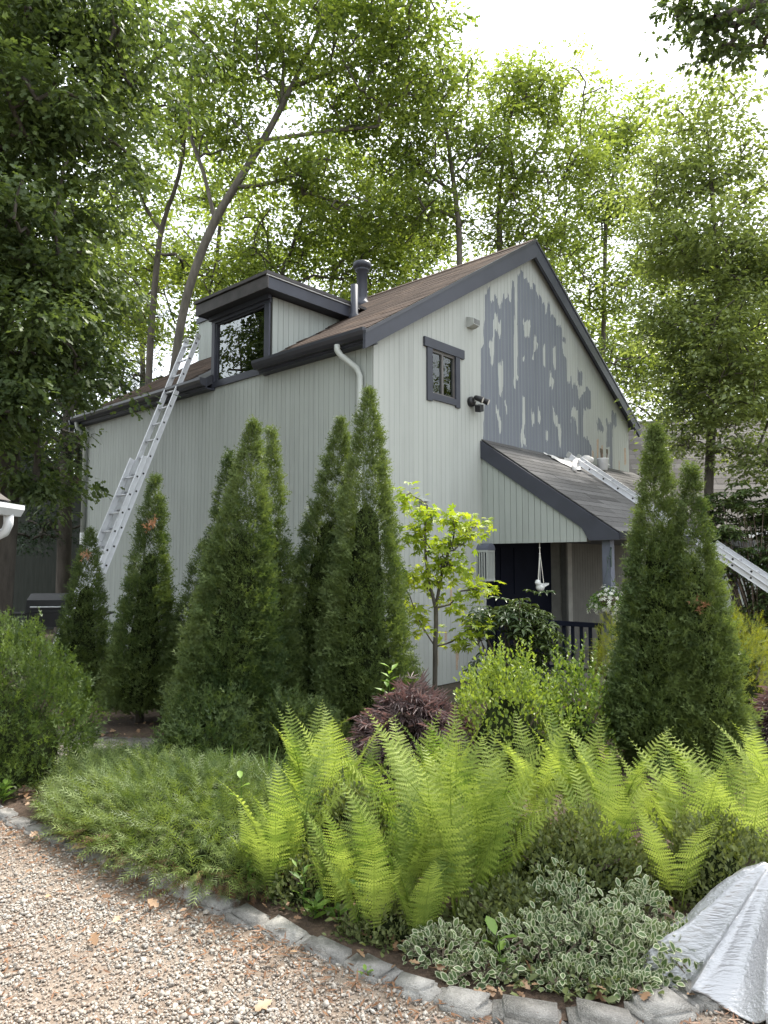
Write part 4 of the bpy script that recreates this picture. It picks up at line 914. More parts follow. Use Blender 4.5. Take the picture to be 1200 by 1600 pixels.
# yellow full moon maple
Y = 7.7; c0 = gp(678, Y)
tips = []
for px, py, rx, rz, n in ((632, 775, .11, .07, 9), (668, 805, .16, .06, 14), (648, 838, .15, .07, 14), (725, 818, .22, .06, 20), (705, 845, .18, .07, 16), (700, 885, .16, .05, 12), (640, 900, .13, .07, 12), (668, 910, .15, .06, 10), (740, 922, .16, .035, 13), (715, 945, .12, .06, 8), (648, 950, .10, .08, 8), (735, 978, .2, .06, 12), (715, 1000, .1, .04, 6), (655, 980, .08, .06, 6), (690, 870, .2, .12, 14)):
    q = at(px, py, Y); tips += list(q + rnd_dir(n)*np.array([rx, rx*1.1, rz])*(rng.random(n)**.5)[:, None])
o = empty('maple_tree', c0, 0, 'small yellow green maple growing before the gable wall', 'tree')
sk = grow([c0, at(680, 1010, Y), at(681, 950, Y), at(668, 900, Y), at(664, 830, Y), at(668, 790, Y)], [[at(681, 950, Y), at(690, 900, Y), at(705, 850, Y)], [at(678, 1010, Y), at(655, 970, Y), at(640, 930, Y)], [at(680, 1010, Y), at(705, 1003, Y), at(730, 985, Y)]], tips, .026, .003)
wood('trunk', sk, M['bark_grey'], o, c0)
foliage('crown', [crown_leaves(tips, 6, .07, .08, MAPLE, flat=.6, droop=.3, up=1.1)], M['moon'], o, c0)

# spreading juniper over the left part of the bed
c0 = np.array([-1.17, 4.64, 0]); o = empty('juniper', c0, 0, 'wide spreading juniper covering the left of the bed with browned underside', 'bush')
def jun_edge(a): return 1 + .10*np.sin(3*a+1) + .07*np.sin(5*a+.4)
def jun_pts(n, lo=0.0):
    a = rng.random(n)*2*math.pi; q = np.sqrt(lo + (1-lo)*rng.random(n)); ca, sa = np.cos(a), np.sin(a); k_ = jun_edge(a)*q
    # long axis follows the kerb
    ex, ey = np.array([-.80, .60]), np.array([.60, .80])
    xy = (ex[None]*(ca*k_*1.42)[:, None] + ey[None]*(sa*k_*.72)[:, None])
    h = .15*(1 - q**2.6)**.7*(1 + .22*np.sin(xy[:, 0]*7+1)*np.sin(xy[:, 1]*8)) + .085
    return xy, h, a, q, ex, ey
xy, h, a, q, ex, ey = jun_pts(7500)
P = np.stack([c0[0]+xy[:, 0], c0[1]+xy[:, 1], h*(.62+.48*rng.random(len(h)))], 1)
outd = nrm(np.concatenate([xy, np.zeros((len(xy), 1))], 1))
D = outd*(.25+.6*q[:, None]) + np.array([0, -.15, .45]) + rnd_dir(len(P))*.75
foliage('foliage', [place(P, D, np.array([0, 0, .8]) + rnd_dir(len(P))*.5, .15*rng.uniform(.6, 1.3, len(P)), PLUME)], M['juniper'], o, c0)
xy, h, a, q, ex, ey = jun_pts(900, .72)
P = np.stack([c0[0]+xy[:, 0]*.98, c0[1]+xy[:, 1]*.98, .03+.10*rng.random(len(h))], 1); outd = nrm(np.concatenate([xy, np.zeros((len(xy), 1))], 1))
foliage('dead_foliage', [place(P, outd + rnd_dir(len(P))*.6 + np.array([0, 0, -.1]), np.array([0, 0, 1.]) + rnd_dir(len(P))*.5, .10*rng.uniform(.6, 1.2, len(P)), PLUME)], M['needle_litter'], o, c0)
b = MB()
for i in range(60):
    aa = rng.uniform(0, 6.28); k_ = .9*jun_edge(aa); e = ex*math.cos(aa)*1.42*k_ + ey*math.sin(aa)*.72*k_
    b.tube([(0, 0, .02), (e[0]*.4, e[1]*.4, .10), (e[0]*.8, e[1]*.8, .10), (e[0], e[1], .08)], [.016, .012, .007, .003], 5, cap=False)
b.build('stems', M['twig'], o)
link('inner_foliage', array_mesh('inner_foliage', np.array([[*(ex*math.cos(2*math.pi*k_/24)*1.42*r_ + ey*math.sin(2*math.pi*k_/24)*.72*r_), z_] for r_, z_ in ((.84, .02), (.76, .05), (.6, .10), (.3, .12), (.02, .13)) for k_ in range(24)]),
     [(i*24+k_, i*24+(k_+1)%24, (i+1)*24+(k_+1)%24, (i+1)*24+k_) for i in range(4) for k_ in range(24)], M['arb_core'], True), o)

# strap leaved tufts behind the juniper
for px, Y, lab in ((365, 5.25, 'tuft of arching strap leaves behind the middle of the juniper'), (425, 5.0, 'tuft of arching strap leaves between juniper and ferns'), (450, 4.55, 'thin grassy tuft at the right end of the juniper'), (560, 5.2, 'strap leaved tuft under the purple maple')):
    c = gp(px, Y); o = empty('daylily', c, 0, lab, 'plant', 'strap leaved tufts'); V = []; Fs = []
    for i in range(42):
        a = rng.uniform(0, 6.28); l = rng.uniform(.25, .45); ln = rng.uniform(.25, .9); w = .008; d = np.array([math.cos(a), math.sin(a), 0]); s_ = np.array([-d[1], d[0], 0]); b0 = len(V)
        for k_ in range(5):
            t_ = k_/4; p = d*(ln*l*t_**1.5) + np.array([0, 0, l*(t_ - .45*ln*t_**2.6)]) + d*.02; ww = w*(1-t_**2)+.001
            V += [p - s_*ww, p + s_*ww]
        Fs += [(b0+2*k_, b0+2*k_+1, b0+2*k_+3, b0+2*k_+2) for k_ in range(4)]
    link('leaves', array_mesh('leaves', np.array(V), Fs, M['grass'], True, {'rnd': np.repeat(rng.random(42), 10)}), o)

# ------------------------------------------------------------------ ferns
def frond_mesh(seed):
    r = np.random.default_rng(seed); Ln = 1.0; V, Fs, R_ = [], [], []
    lean, curl = r.uniform(.06, .16), r.uniform(.20, .5)
    def axis(t): return np.array([lean*t + curl*t**3*.55, 0, t*(1 - .22*curl*t**2)])*Ln
    def tri(a, b_, c): k_ = len(V); V.extend([a, b_, c]); Fs.append((k_, k_+1, k_+2)); R_.extend([rv]*3)
    rv = .3
    for i in range(10):
        t0_, t1_ = i/10, (i+1)/10; w = .006*(1-t0_)+.001; w1 = .006*(1-t1_)+.001; p, q_ = axis(t0_), axis(t1_); e = np.array([0, 1, 0]); e2 = np.array([1, 0, 0])
        for ee in (e, e2):
            tri(p-ee*w, p+ee*w, q_+ee*w1); tri(p-ee*w, q_+ee*w1, q_-ee*w1)
    n = 25
    for i in range(n):
        t_ = .20 + .79*i/(n-1); u_ = (t_-.20)/.8
        ln = .150*math.sin(math.pi*min(1, (u_*.86+.14))**.8)**.9*(1-u_*.25)+.006
        p = axis(t_); tg = nrm(axis(min(1, t_+.02)) - axis(t_-.02)); rv = r.random()*.6 + .4*u_
        for s in (-1, 1):
            d = nrm(np.array([0, s, 0])*1.0 + tg*(.32+.25*u_) + np.array([r.normal()*.06-.10, 0, r.normal()*.05])); nn = nrm(np.cross(tg, np.array([0, s, 0]))); w_ax = nrm(np.cross(nn, d)); m = 7 if ln > .05 else 4
            sag = -.10*ln
            for j in range(m):                 # lobed pinna
                a0, a1 = j/m, (j+1)/m; wd_ = ln*.150*(1-a0)**.55 + .001
                q0 = p + d*ln*a0 + np.array([0, 0, sag*a0*a0]); q1 = p + d*ln*a1 + np.array([0, 0, sag*a1*a1])
                for s2 in (-1, 1): tri(q0, q1, q0 + (q1-q0)*.75 + w_ax*s2*wd_)
    return array_mesh('frond', np.array(V), np.array(Fs), M['fern'], False, {'rnd': np.array(R_)})
FRONDS = [frond_mesh(100 + i) for i in range(10)]
def fern(label, px, Y, h, nf=9, lean=(-.02, .24), toward=None):
    c = gp(px, Y); o = empty('fern', c, 0, label, 'fern', 'ferns in the front bed'); o['group'] = 'ferns in the front bed'
    for i in range(nf):
        a = 2*math.pi*(i + rng.random()*.8)/nf; s = h*rng.uniform(.72, 1.12)
        f = link('frond', FRONDS[int(rng.integers(10))], o)
        f.location = (math.cos(a)*.05*rng.random(), math.sin(a)*.05*rng.random(), .0); f.scale = (s, s*rng.uniform(.9, 1.15), s)
        f.rotation_euler = (rng.normal()*.10, rng.uniform(*lean)*(.4 if i % 2 else 1), a)
ferns = [('tall fern at the back left of the fern bed', 488, 4.75, .78), ('fern just right of the tall back left one', 530, 4.6, .74), ('back fern beneath the left side of the purple maple', 570, 4.75, .60),
 ('lone front fern at the left end overhanging the kerb', 432, 3.75, .60), ('left front fern close behind the lone one', 465, 3.95, .66), ('small fern at the far left front low to the soil', 405, 3.85, .42),
 ('fern before the middle of the purple maple', 645, 4.5, .72), ('fern before the right side of the purple maple', 695, 4.6, .74), ('fern under the left of the bright green shrub', 745, 4.5, .72),
 ('front fern left of the brightest clump', 560, 3.6, .60), ('front fern in the centre above the bare soil', 610, 3.5, .62), ('low front fern drooping over the variegated shrub', 655, 3.35, .50),
 ('brightest and broadest fern in the centre front', 715, 3.5, .74), ('fern packed behind the brightest one', 705, 3.95, .78), ('fern at the left rear of the brightest one', 640, 4.0, .74), ('fern at the right rear of the brightest one', 765, 4.0, .74),
 ('small fern in the very front beside the round leaved seedling', 585, 3.35, .50), ('front fern just left of the brightest one', 675, 3.6, .70), ('front fern just right of the brightest one', 755, 3.65, .66), ('fern between the broad azalea and the brightest clump', 800, 3.95, .66), ('leaning fern over the left azalea', 505, 4.1, .70),
 ('back fern under the right of the bright green shrub', 835, 4.6, .68), ('back fern midway along the bed before the tall shoots', 885, 4.65, .72), ('fern at the foot of the right arborvitae left side', 945, 4.3, .74), ('thin fern leaning out of the broad azalea', 930, 3.95, .62),
 ('fern before the middle of the right arborvitae', 1010, 4.15, .74), ('fern arching over the azalea behind the tarp', 1065, 3.95, .70), ('fern reaching left above the tarp', 1040, 3.65, .56), ('fern right of the right arborvitae foot', 1120, 4.2, .70), ('fern behind the top of the tarp', 1150, 3.9, .70), ('fern at the right edge of the bed', 1205, 4.2, .74), ('back fern at the right edge by the path', 1180, 4.6, .66)]
for lab, px, Y, h in ferns:
    if Y < 4.05: Y -= .13; h *= 1.05
    fern(lab, px, Y, h, 8 if h > .6 else 6)

fern('fern at the bare soil beside the thin euonymus', 645, 3.2, .46, 6); fern('low fern tucked left of the seedling', 520, 3.45, .48, 6)
mound('azalea_bush', 'low azalea at the foot of the front ferns', 'bush', gp(610, 3.28), (.22, .13, .14), 1600, .026, LEAF, 'azalea', 34, jit=.8, bumps=.45)
mound('azalea_bush', 'low azalea filling the gap right of the left front fern', 'bush', gp(500, 3.62), (.22, .16, .20), 1700, .027, LEAF, 'azalea', 35, jit=.8, bumps=.45)
# variegated euonymus: green leaf with white margin as two materials
def euo_leaf():
    out = [(0,0,0),(.25,.22,.05),(.6,.27,.06),(.88,.13,.0),(1,0,-.06),(.88,-.13,.0),(.6,-.27,.06),(.25,-.22,.05)]
    inn = [(.10,0,0),(.28,.15,.035),(.60,.19,.045),(.82,.085,.0),(.90,0,-.04),(.82,-.085,0),(.60,-.19,.045),(.28,-.15,.035)]
    return np.array(out + inn + [(.5,0,.0)]), [(i, (i+1) % 8, 8+(i+1) % 8) for i in range(8)] + [(i, 8+(i+1) % 8, 8+i) for i in range(8)] + [(8+i, 8+(i+1) % 8, 16) for i in range(8)]
EV, EF = euo_leaf()
def euonymus(label, c, r, n, seed):
    c = np.array(c); r = np.array(r); o = empty('euonymus', c, 0, label, 'bush', 'variegated shrubs by the kerb'); lp = lump(8, seed)
    d = rnd_dir(int(n*2.2)); d = d[d[:, 2] > -.02][:n]; m = len(d); a = np.arctan2(d[:, 1], d[:, 0])
    P = c + d*r*((1+.42*lp(a, d[:, 2]*4))*(1-.45*rng.random(m)**1.3))[:, None]; P[:, 2] = np.maximum(P[:, 2], .02)
    V, Fc, R_ = place(P, nrm(d)*.6 + rnd_dir(m)*.8 + np.array([0, -.1, .3]), d*.5 + np.array([0, -.2, .7]) + rnd_dir(m)*.6, .038*rng.uniform(.55, 1.25, m), (EV, np.array(EF)))
    mi = np.tile(np.array([1]*16 + [0]*8), m)
    link('foliage', array_mesh('foliage', V - c, Fc, [M['euo'], M['euo_edge']], False, {'rnd': R_}, mi), o)
    b = MB()
    for i in range(16):
        aa = rng.uniform(0, 6.28); b.tube([(0, 0, 0), (math.cos(aa)*r[0]*.5, math.sin(aa)*r[1]*.5, r[2]*.5), (math.cos(aa)*r[0]*.9, math.sin(aa)*r[1]*.9, r[2]*.4)], [.007, .005, .002], 5, cap=False)
    b.build('stems', M['twig'], o)
for lab, px, Y_, r_, n_, sd in (('largest white edged euonymus left of the tarp', 915, 3.12, (.26, .20, .20), 1150, 41), ('white edged euonymus pressed against the left of the tarp', 1015, 3.02, (.22, .17, .17), 900, 42), ('white edged euonymus below the brightest fern', 690, 3.10, (.17, .11, .13), 420, 43),
        ('small white edged euonymus sprawling over the kerb', 965, 2.86, (.14, .08, .08), 300, 44), ('sparse white edged euonymus stems beside the broad weed', 745, 2.95, (.17, .09, .09), 260, 45), ('white edged euonymus just right of the broad weed', 835, 3.08, (.19, .15, .19), 640, 46),
        ('tallest white edged sprays behind the largest euonymus', 870, 3.32, (.17, .13, .29), 520, 47), ('white edged sprays between azalea and tarp', 985, 3.26, (.16, .12, .25), 460, 48), ('white edged runner along the kerb before the largest euonymus', 880, 2.90, (.16, .08, .10), 330, 49)):
    euonymus(lab, gp(px, Y_), r_, n_, sd)
# weeds
def weed(label, c, n, size, h, tmpl=LEAF6, mat='weed'):
    c = np.array(c); o = empty('weed', c, 0, label, 'plant', 'weeds by the kerb'); t_ = np.linspace(.15, 1, n)
    P = c + np.stack([rng.normal(size=n)*.012, rng.normal(size=n)*.012, h*t_], 1); a = np.arange(n)*2.4; D = np.stack([np.cos(a), np.sin(a), .5 + 0*a], 1)
    foliage('leaves', [place(P, D, np.array([0, 0, 1.]) + rnd_dir(n)*.2, size*rng.uniform(.7, 1.15, n), tmpl)], M[mat], o, c)
    b = MB(); b.tube([(0, 0, -.01), (.005, 0, h*.5), (0, .004, h)], [.004, .003, .002], 5); b.build('stem', M['weed'], o)
weed('broad leaved weed between the euonymus and the front ferns', gp(772, 2.98), 7, .085, .15)
weed('low rosette of light leaves behind the kerb', gp(495, 3.42), 12, .085, .07)
weed('second low rosette right of the light one', gp(530, 3.40), 8, .07, .06)
weed('round leaved seedling before the front ferns', gp(562, 3.3), 14, .065, .28)
weed('tall pale wild plant before the corner arborvitae', gp(608, 5.9), 26, .14, .80, LEAF_N)
weed('yellowing stem bent towards the kerb', gp(478, 3.5), 16, .07, .22, LEAF_N)
weed('sprout poking out of the juniper', gp(382, 4.2), 7, .07, .42)
weed('wild plant beside the left front fern', gp(395, 3.6), 12, .06, .16)
weed('seedling in the gravel near the kerb', gp(575, 2.95), 7, .03, .03)
weed('wild plants below the yew', gp(20, 5.0), 16, .09, .14)
weed('creeper at the wall foot behind the yellow maple', gp(632, 8.3), 18, .10, .5)
# ------------------------------------------------------------------ kerb, stones, gravel
def rock_mesh(name, lx, ly, lz, seed, mat, n=3):
    r = np.random.default_rng(seed); bm = bmesh.new(); bmesh.ops.create_cube(bm, size=1.0)
    bmesh.ops.bevel(bm, geom=bm.edges[:], offset=.15, segments=2, affect='EDGES')
    bmesh.ops.triangulate(bm, faces=bm.faces[:])
    sk = r.normal(size=2)*.10
    for v_ in bm.verts:
        c = v_.co; c.x *= lx*(1 + sk[0]*c.y*1.6); c.y *= ly*(1 + sk[1]*c.x*1.5/max(lx, .01)*.3); c.z *= lz
        c += Vector(r.normal(size=3)*.0045) + Vector((0, 0, .010*math.sin(c.x*20+seed)*(c.z > 0)))
    me = bpy.data.meshes.new(name); bm.to_mesh(me); bm.free(); me.materials.append(mat)
    me.polygons.foreach_set('use_smooth', [True]*len(me.polygons)); return me
kerb = empty('kerb', kind='structure')
KP = [np.array([*p, 0]) for p in KERB]; seg = [np.linalg.norm(KP[i+1]-KP[i]) for i in range(len(KP)-1)]; tot = sum(seg)
def along_kerb(d):
    for i, s in enumerate(seg):
        if d <= s: return KP[i] + (KP[i+1]-KP[i])*d/s, (KP[i+1]-KP[i])/s
        d -= s
    return KP[-1], (KP[-1]-KP[-2])/seg[-1]
d_ = 2.0; k = 0
while d_ < tot - .3:
    ln = rng.uniform(.19, .25); big = 1.0
    p, dr_ = along_kerb(d_ + ln/2)
    if p[0] > .35: ln *= 1.15; big = 1.25; p, dr_ = along_kerb(d_ + ln/2)
    me = rock_mesh('cobblestone', ln*1.05, rng.uniform(.12, .145)*big, .10*big, 200+k, M['cobble'])
    o = link('cobblestone', me, kerb); n_ = np.array([-dr_[1], dr_[0]])
    low = -.028 if p[0] < -1.0 else -.022
    o.location = (p[0]+n_[0]*rng.uniform(-.012, .02), p[1]+n_[1]*rng.uniform(-.012, .02), low + rng.uniform(-.007, .005)); o.rotation_euler = (rng.normal()*.025, rng.normal()*.025, math.atan2(dr_[1], dr_[0]) + rng.normal()*.05)
    d_ += ln + rng.uniform(.003, .014); k += 1
# flagstone walk between yew and juniper
walk = empty('path', kind='structure')
for i, (px, py, lx, ly) in enumerate(((150, 1162, .75, .30), (178, 1172, .9, .26), (205, 1184, .8, .24), (110, 1172, .55, .3), (135, 1184, .7, .24), (165, 1196, .8, .22), (90, 1190, .5, .25), (235, 1190, .5, .24), (120, 1150, .5, .3), (205, 1162, .6, .26), (60, 1180, .5, .3), (20, 1215, .6, .3))):
    g_ = ground(px, py); me = rock_mesh('flagstone', lx, ly, .05, 300+i, M['flag']); o = link('flagstone', me, walk); o.location = (g_[0], g_[1], .012); o.rotation_euler = (0, 0, -.12 + rng.normal()*.05)
# gravel stones: real pebbles scattered over the driveway
def kerb_side(x, y):
    kx = np.array([p[0] for p in KERB]); ky = np.array([p[1] for p in KERB]); return y < np.interp(x, kx, ky) - .06
pc = bpy.data.collections.new('pebble_kinds')
m, t, b_, o_ = new_mat('pebble'); oi = t.nodes.new('ShaderNodeObjectInfo')
g = t.nodes.new('ShaderNodeNewGeometry')
c = ramp(t, oi.outputs['Random'], [(0, (0.224, 0.196, 0.162)), (.2, (0.310, 0.280, 0.237)), (.36, (0.193, 0.143, 0.106)), (.52, (0.352, 0.328, 0.288)), (.64, (0.144, 0.133, 0.119)), (.76, (0.256, 0.207, 0.157)), (.88, (0.373, 0.354, 0.318)), (1, (0.176, 0.111, 0.076))], 'CONSTANT')
c = mixc(t, ramp(t, noise(t, g.outputs['Position'], 1.3, 5), [(.46, (0, 0, 0)), (.70, (.62, .62, .62))]), c, (.25, .165, .11))
t.links.new(mixc(t, .25, c, ramp(t, noise(t, g.outputs['Position'], 130, 3), [(.3, (.15, .13, .11)), (.7, (.75, .72, .68))])), b_.inputs['Base Color']); b_.inputs['Roughness'].default_value = .75
M['pebble'] = m
for i in range(6):
    bm = bmesh.new(); bmesh.ops.create_icosphere(bm, subdivisions=2 if i < 3 else 1, radius=.5); r = np.random.default_rng(500+i); sc = (1, r.uniform(.65, .9), r.uniform(.45, .7))
    for v_ in bm.verts: v_.co = Vector([v_.co[j]*sc[j] for j in range(3)]) + Vector(r.normal(size=3)*.045)
    me = bpy.data.meshes.new('pebble'); bm.to_mesh(me); bm.free(); me.materials.append(m); me.polygons.foreach_set('use_smooth', [i < 3]*len(me.polygons))
    ob = bpy.data.objects.new('pebble_kind', me); pc.objects.link(ob)
xs, ys = [], []
for x0, x1, y0, y1, dens in ((-2.6, 2.4, 1.6, 3.6, 10000), (-4.6, 0, 3.6, 6.2, 6200)):
    n = int((x1-x0)*(y1-y0)*dens); x = rng.uniform(x0, x1, n); y = rng.uniform(y0, y1, n); k = kerb_side(x, y); xs.append(x[k]); ys.append(y[k])
x, y = np.concatenate(xs), np.concatenate(ys); n = len(x)
dk = np.interp(x, [p[0] for p in KERB], [p[1] for p in KERB]) - y; keep = ((np.sin(x*2.1+1)*np.sin(y*2.6) + rng.normal(size=n)*.55) > -1.05) & (rng.random(n) < np.clip(.25 + dk*1.5, .3, 1)); x, y = x[keep], y[keep]; n = len(x)
szs = np.clip(rng.lognormal(math.log(.0100), .42, n), .006, .034)
me = bpy.data.meshes.new('gravel_stones'); me.vertices.add(n); me.vertices.foreach_set('co', np.stack([x, y, szs*.12 + rng.random(n)*.006], 1).astype(np.float32).ravel())
for an, ty, dat in (('scl', 'FLOAT', szs), ('rot', 'FLOAT_VECTOR', np.stack([rng.normal(size=n)*.35, rng.normal(size=n)*.35, rng.random(n)*6.28], 1))):
    q = me.attributes.new(an, ty, 'POINT'); q.data.foreach_set('value' if ty == 'FLOAT' else 'vector', dat.astype(np.float32).ravel())
gravel = link('gravel', me); tag(gravel, 'loose pale gravel stones over the driveway', 'gravel', kind='stuff')
ng = bpy.data.node_groups.new('scatter', 'GeometryNodeTree'); ng.interface.new_socket('Geometry', in_out='INPUT', socket_type='NodeSocketGeometry'); ng.interface.new_socket('Geometry', in_out='OUTPUT', socket_type='NodeSocketGeometry')
gi, go = ng.nodes.new('NodeGroupInput'), ng.nodes.new('NodeGroupOutput'); iop = ng.nodes.new('GeometryNodeInstanceOnPoints'); ci = ng.nodes.new('GeometryNodeCollectionInfo')
ci.inputs['Collection'].default_value = pc; ci.inputs['Separate Children'].default_value = True; ci.inputs['Reset Children'].default_value = True; iop.inputs['Pick Instance'].default_value = True
a1 = ng.nodes.new('GeometryNodeInputNamedAttribute'); a1.data_type = 'FLOAT_VECTOR'; a1.inputs['Name'].default_value = 'rot'
a2 = ng.nodes.new('GeometryNodeInputNamedAttribute'); a2.data_type = 'FLOAT'; a2.inputs['Name'].default_value = 'scl'
ri = ng.nodes.new('FunctionNodeRandomValue'); ri.data_type = 'INT'; ri.inputs[4].default_value = 0; ri.inputs[5].default_value = 5
ng.links.new(gi.outputs[0], iop.inputs['Points']); ng.links.new(ci.outputs[0], iop.inputs['Instance'])
ng.links.new(a1.outputs[0], iop.inputs['Rotation']); ng.links.new(a2.outputs[0], iop.inputs['Scale']); ng.links.new(ri.outputs[2], iop.inputs['Instance Index'])
ng.links.new(iop.outputs[0], go.inputs[0])
md = gravel.modifiers.new('scatter', 'NODES'); md.node_group = ng
# dead leaves and needles
n = 120; P = []
while len(P) < n:
    d = rng.uniform(1.2, tot-1.0); p, dr_ = along_kerb(d); q = rng.normal()*.22 + .05; P.append((p[0]-dr_[1]*q, p[1]+dr_[0]*q, .035+rng.random()*.02))
for i in range(260): P.append((rng.uniform(-3.6, -.5), rng.uniform(5.2, 8.2), .03))
for i in range(240):
    d = rng.uniform(4.5, tot-2.2); p, dr_ = along_kerb(d); q = rng.uniform(.08, .5); P.append((p[0]-dr_[1]*q, p[1]+dr_[0]*q, .02+rng.random()*.02))
for i in range(10): x_ = rng.uniform(-2.6, 1.2); P.append((x_, rng.uniform(2.4, 4.0), .022))
P = np.array(P); n = len(P)
o = foliage('leaf_litter', [place(P, rnd_dir(n)*np.array([1, 1, .2]), np.array([0, 0, 1.]) + rnd_dir(n)*.5, rng.uniform(.03, .085, n), OAK)], M['litter'], None); tag(o, 'brown dead oak leaves lying along the kerb and bed', 'leaves', kind='stuff')
n = 3400; P = np.stack([rng.uniform(-3.8, 1.4, n), rng.uniform(2.2, 5.6, n), np.full(n, .016)], 1); w_ = (np.sin(P[:, 0]*2.1+1)*np.sin(P[:, 1]*2.6) + rng.normal(size=n)*.5 < -.1) & kerb_side(P[:, 0], P[:, 1]+.0); P = P[w_]; n = len(P)
P2 = []
for i in range(2600):
    d = rng.uniform(1.2, tot-1.0); p, dr_ = along_kerb(d); q = -abs(rng.normal()*.16) - .03; P2.append((p[0]-dr_[1]*q, p[1]+dr_[0]*q, .016))
P = np.concatenate([P, np.array(P2)]); n = len(P)
o = foliage('needle_litter', [place(P, rnd_dir(n)*np.array([1, 1, .12]), np.array([0, 0, 1.]) + rnd_dir(n)*.3, rng.uniform(.025, .06, n), NEEDLE)], M['needle_litter'], None); tag(o, 'rusty fallen needles scattered over the gravel', 'needles', kind='stuff')

# low seedlings and ground cover filling the front of the bed
P = []
while len(P) < 3200:
    d = rng.uniform(3.4, tot-2.4); p, dr_ = along_kerb(d); q = rng.uniform(.10, .65); c = np.array([p[0]-dr_[1]*q, p[1]+dr_[0]*q, .012])
    if math.sin(c[0]*5+1)*math.sin(c[1]*6) + rng.normal()*.5 < .15: continue
    for k in range(int(rng.integers(3, 9))): P.append(c + np.array([rng.normal()*.03, rng.normal()*.03, rng.random()*.05]))
P = np.array(P); n = len(P)
o = foliage('ground_cover', [place(P, rnd_dir(n)*np.array([1, 1, .4]) + np.array([0, 0, .3]), np.array([0, 0, 1.]) + rnd_dir(n)*.5, rng.uniform(.015, .05, n), LEAF6)], M['azalea'], None); tag(o, 'low green seedlings covering the soil behind the kerb', 'ground cover', kind='stuff')

# ------------------------------------------------------------------ ladders
def ladder(label, foot, up, side, length, base_len, fly_from, width=.40):
    """extension ladder: base section from the foot, fly section above it; side = direction across, up = along the rails"""
    up, side = Vector(up).normalized(), Vector(side).normalized(); nn = side.cross(up)
    o = empty('extension_ladder', foot, 0, label, 'ladder')
    o.matrix_world = Matrix.Translation(Vector(foot)) @ Matrix((side, nn, up)).transposed().to_4x4()
    def section(z0, z1, w, y, first):
        for s in (-1, 1):
            b = MB(); x = s*w/2; b.box((x-.015, y-.040, z0), (x+.015, y-.035, z1)); b.box((x-.015, y+.035, z0), (x+.015, y+.040, z1)); b.box((x-.003, y-.035, z0), (x+.003, y+.035, z1)); b.build('rail', M['alu_rail'], o)
        z = first
        while z < z1 - .05:
            b = MB(); b.tube([(-w/2+.003, y, z), (w/2-.003, y, z)], .016, 8); r_ = b.build('rung', M['alu'], o, True)
            b = MB()
            for s in (-1, 1): b.box((s*w/2 + s*.003, y-.014, z-.014), (s*w/2 + s*.006, y+.014, z+.014))
            b.build('rung_end', M['black'], r_)
            z += .305
    section(0, base_len, width, .0, .15); section(fly_from, length, width - .045, -.084, fly_from + .12)
    for s in (-1, 1):
        b = MB(); b.box((s*width/2-.03, -.05, -.03), (s*width/2+.03, .05, .06)); b.build('foot', M['black'], o)
        b = MB(); b.box((s*(width-.045)/2-.02, -.115, length-.02), (s*(width-.045)/2+.02, -.03, length+.05)); b.build('end_cap', M['vent'], o)
    b = MB(); b.tube([(0, -.13, fly_from+.2), (.01, -.11, base_len*.6), (0, -.10, .5)], .006, 6); b.build('rope', M['rope'], o)
    return o
UV = Vector((.67301, .73963, 0)); VV = Vector((-.73963, .67301, 0))
phi = math.radians(68.58); upv = UV*math.cos(phi) + Vector((0, 0, math.sin(phi)))
footc = Vector((-4.587, 9.991, 0)) + VV*.19
ladder('tall aluminium extension ladder leaning on the eave of the long side wall', footc, upv, -VV, 5.85, 3.55, 1.65)
phi = math.radians(36.2); top_l = HW(4.98, -.22, 3.58); upv = VV*math.cos(phi) + Vector((0, 0, math.sin(phi))); ln = top_l.z/math.sin(phi)
ladder('aluminium extension ladder lying over the porch roof, its foot out to the right', top_l - upv*ln, upv, UV, ln, ln*.55, ln*.30)

# ------------------------------------------------------------------ things on the porch roof
def roofp(s, p, dz=0): return HW(s, -p, pz(p) + .02 + dz)
def cloth_on_roof(name, label, cat, s0, s1, p0, p1, mat, seed, amp=.02):
    r = np.random.default_rng(seed); nu, nv = 34, 14; V = []
    ph = r.random(6)*6.28
    for j in range(nv+1):
        for i in range(nu+1):
            u_, w_ = i/nu, j/nv; s = s0 + (s1-s0)*u_ + .05*math.sin(w_*7+ph[0]); p = p0 + (p1-p0)*w_*(.75+.35*math.sin(u_*5+ph[1])) + .06*math.sin(u_*9+ph[2])
            h = .012 + amp*abs(math.sin(u_*17+w_*6+ph[3])*math.sin(w_*9-u_*6+ph[4])) + amp*.6*max(0, math.sin(u_*11-w_*8+ph[5]))
            V.append(tuple(roofp(s, max(.03, p), h)))
    V = np.array(V); c = V[0].copy()
    Fs = [(j*(nu+1)+i, j*(nu+1)+i+1, (j+1)*(nu+1)+i+1, (j+1)*(nu+1)+i) for j in range(nv) for i in range(nu)]
    o = link(name, array_mesh(name, V - c, Fs, mat, True), None, c); tag(o, label, cat); return o
cloth_on_roof('drop_cloth', 'crumpled white drop cloth on the porch roof left of the ladder top', 'cloth', 4.15, 5.35, .12, .42, M['cloth'], 7)
b = MB(); b.tube([tuple(roofp(4.25, .55, .03)), tuple(roofp(4.42, .46, .05)), tuple(roofp(4.62, .36, .07)), tuple(roofp(4.85, .28, .09)), tuple(roofp(5.0, .24, .09))], [.035, .045, .045, .05, .04], 10)
c = roofp(4.25, .55); b.v = [(x-c.x, y-c.y, z-c.z) for x, y, z in b.v]; o = b.build('rag_roll', M['cloth'], None, True, c); tag(o, 'twisted cloth roll trailing from the top of the porch ladder', 'cloth')
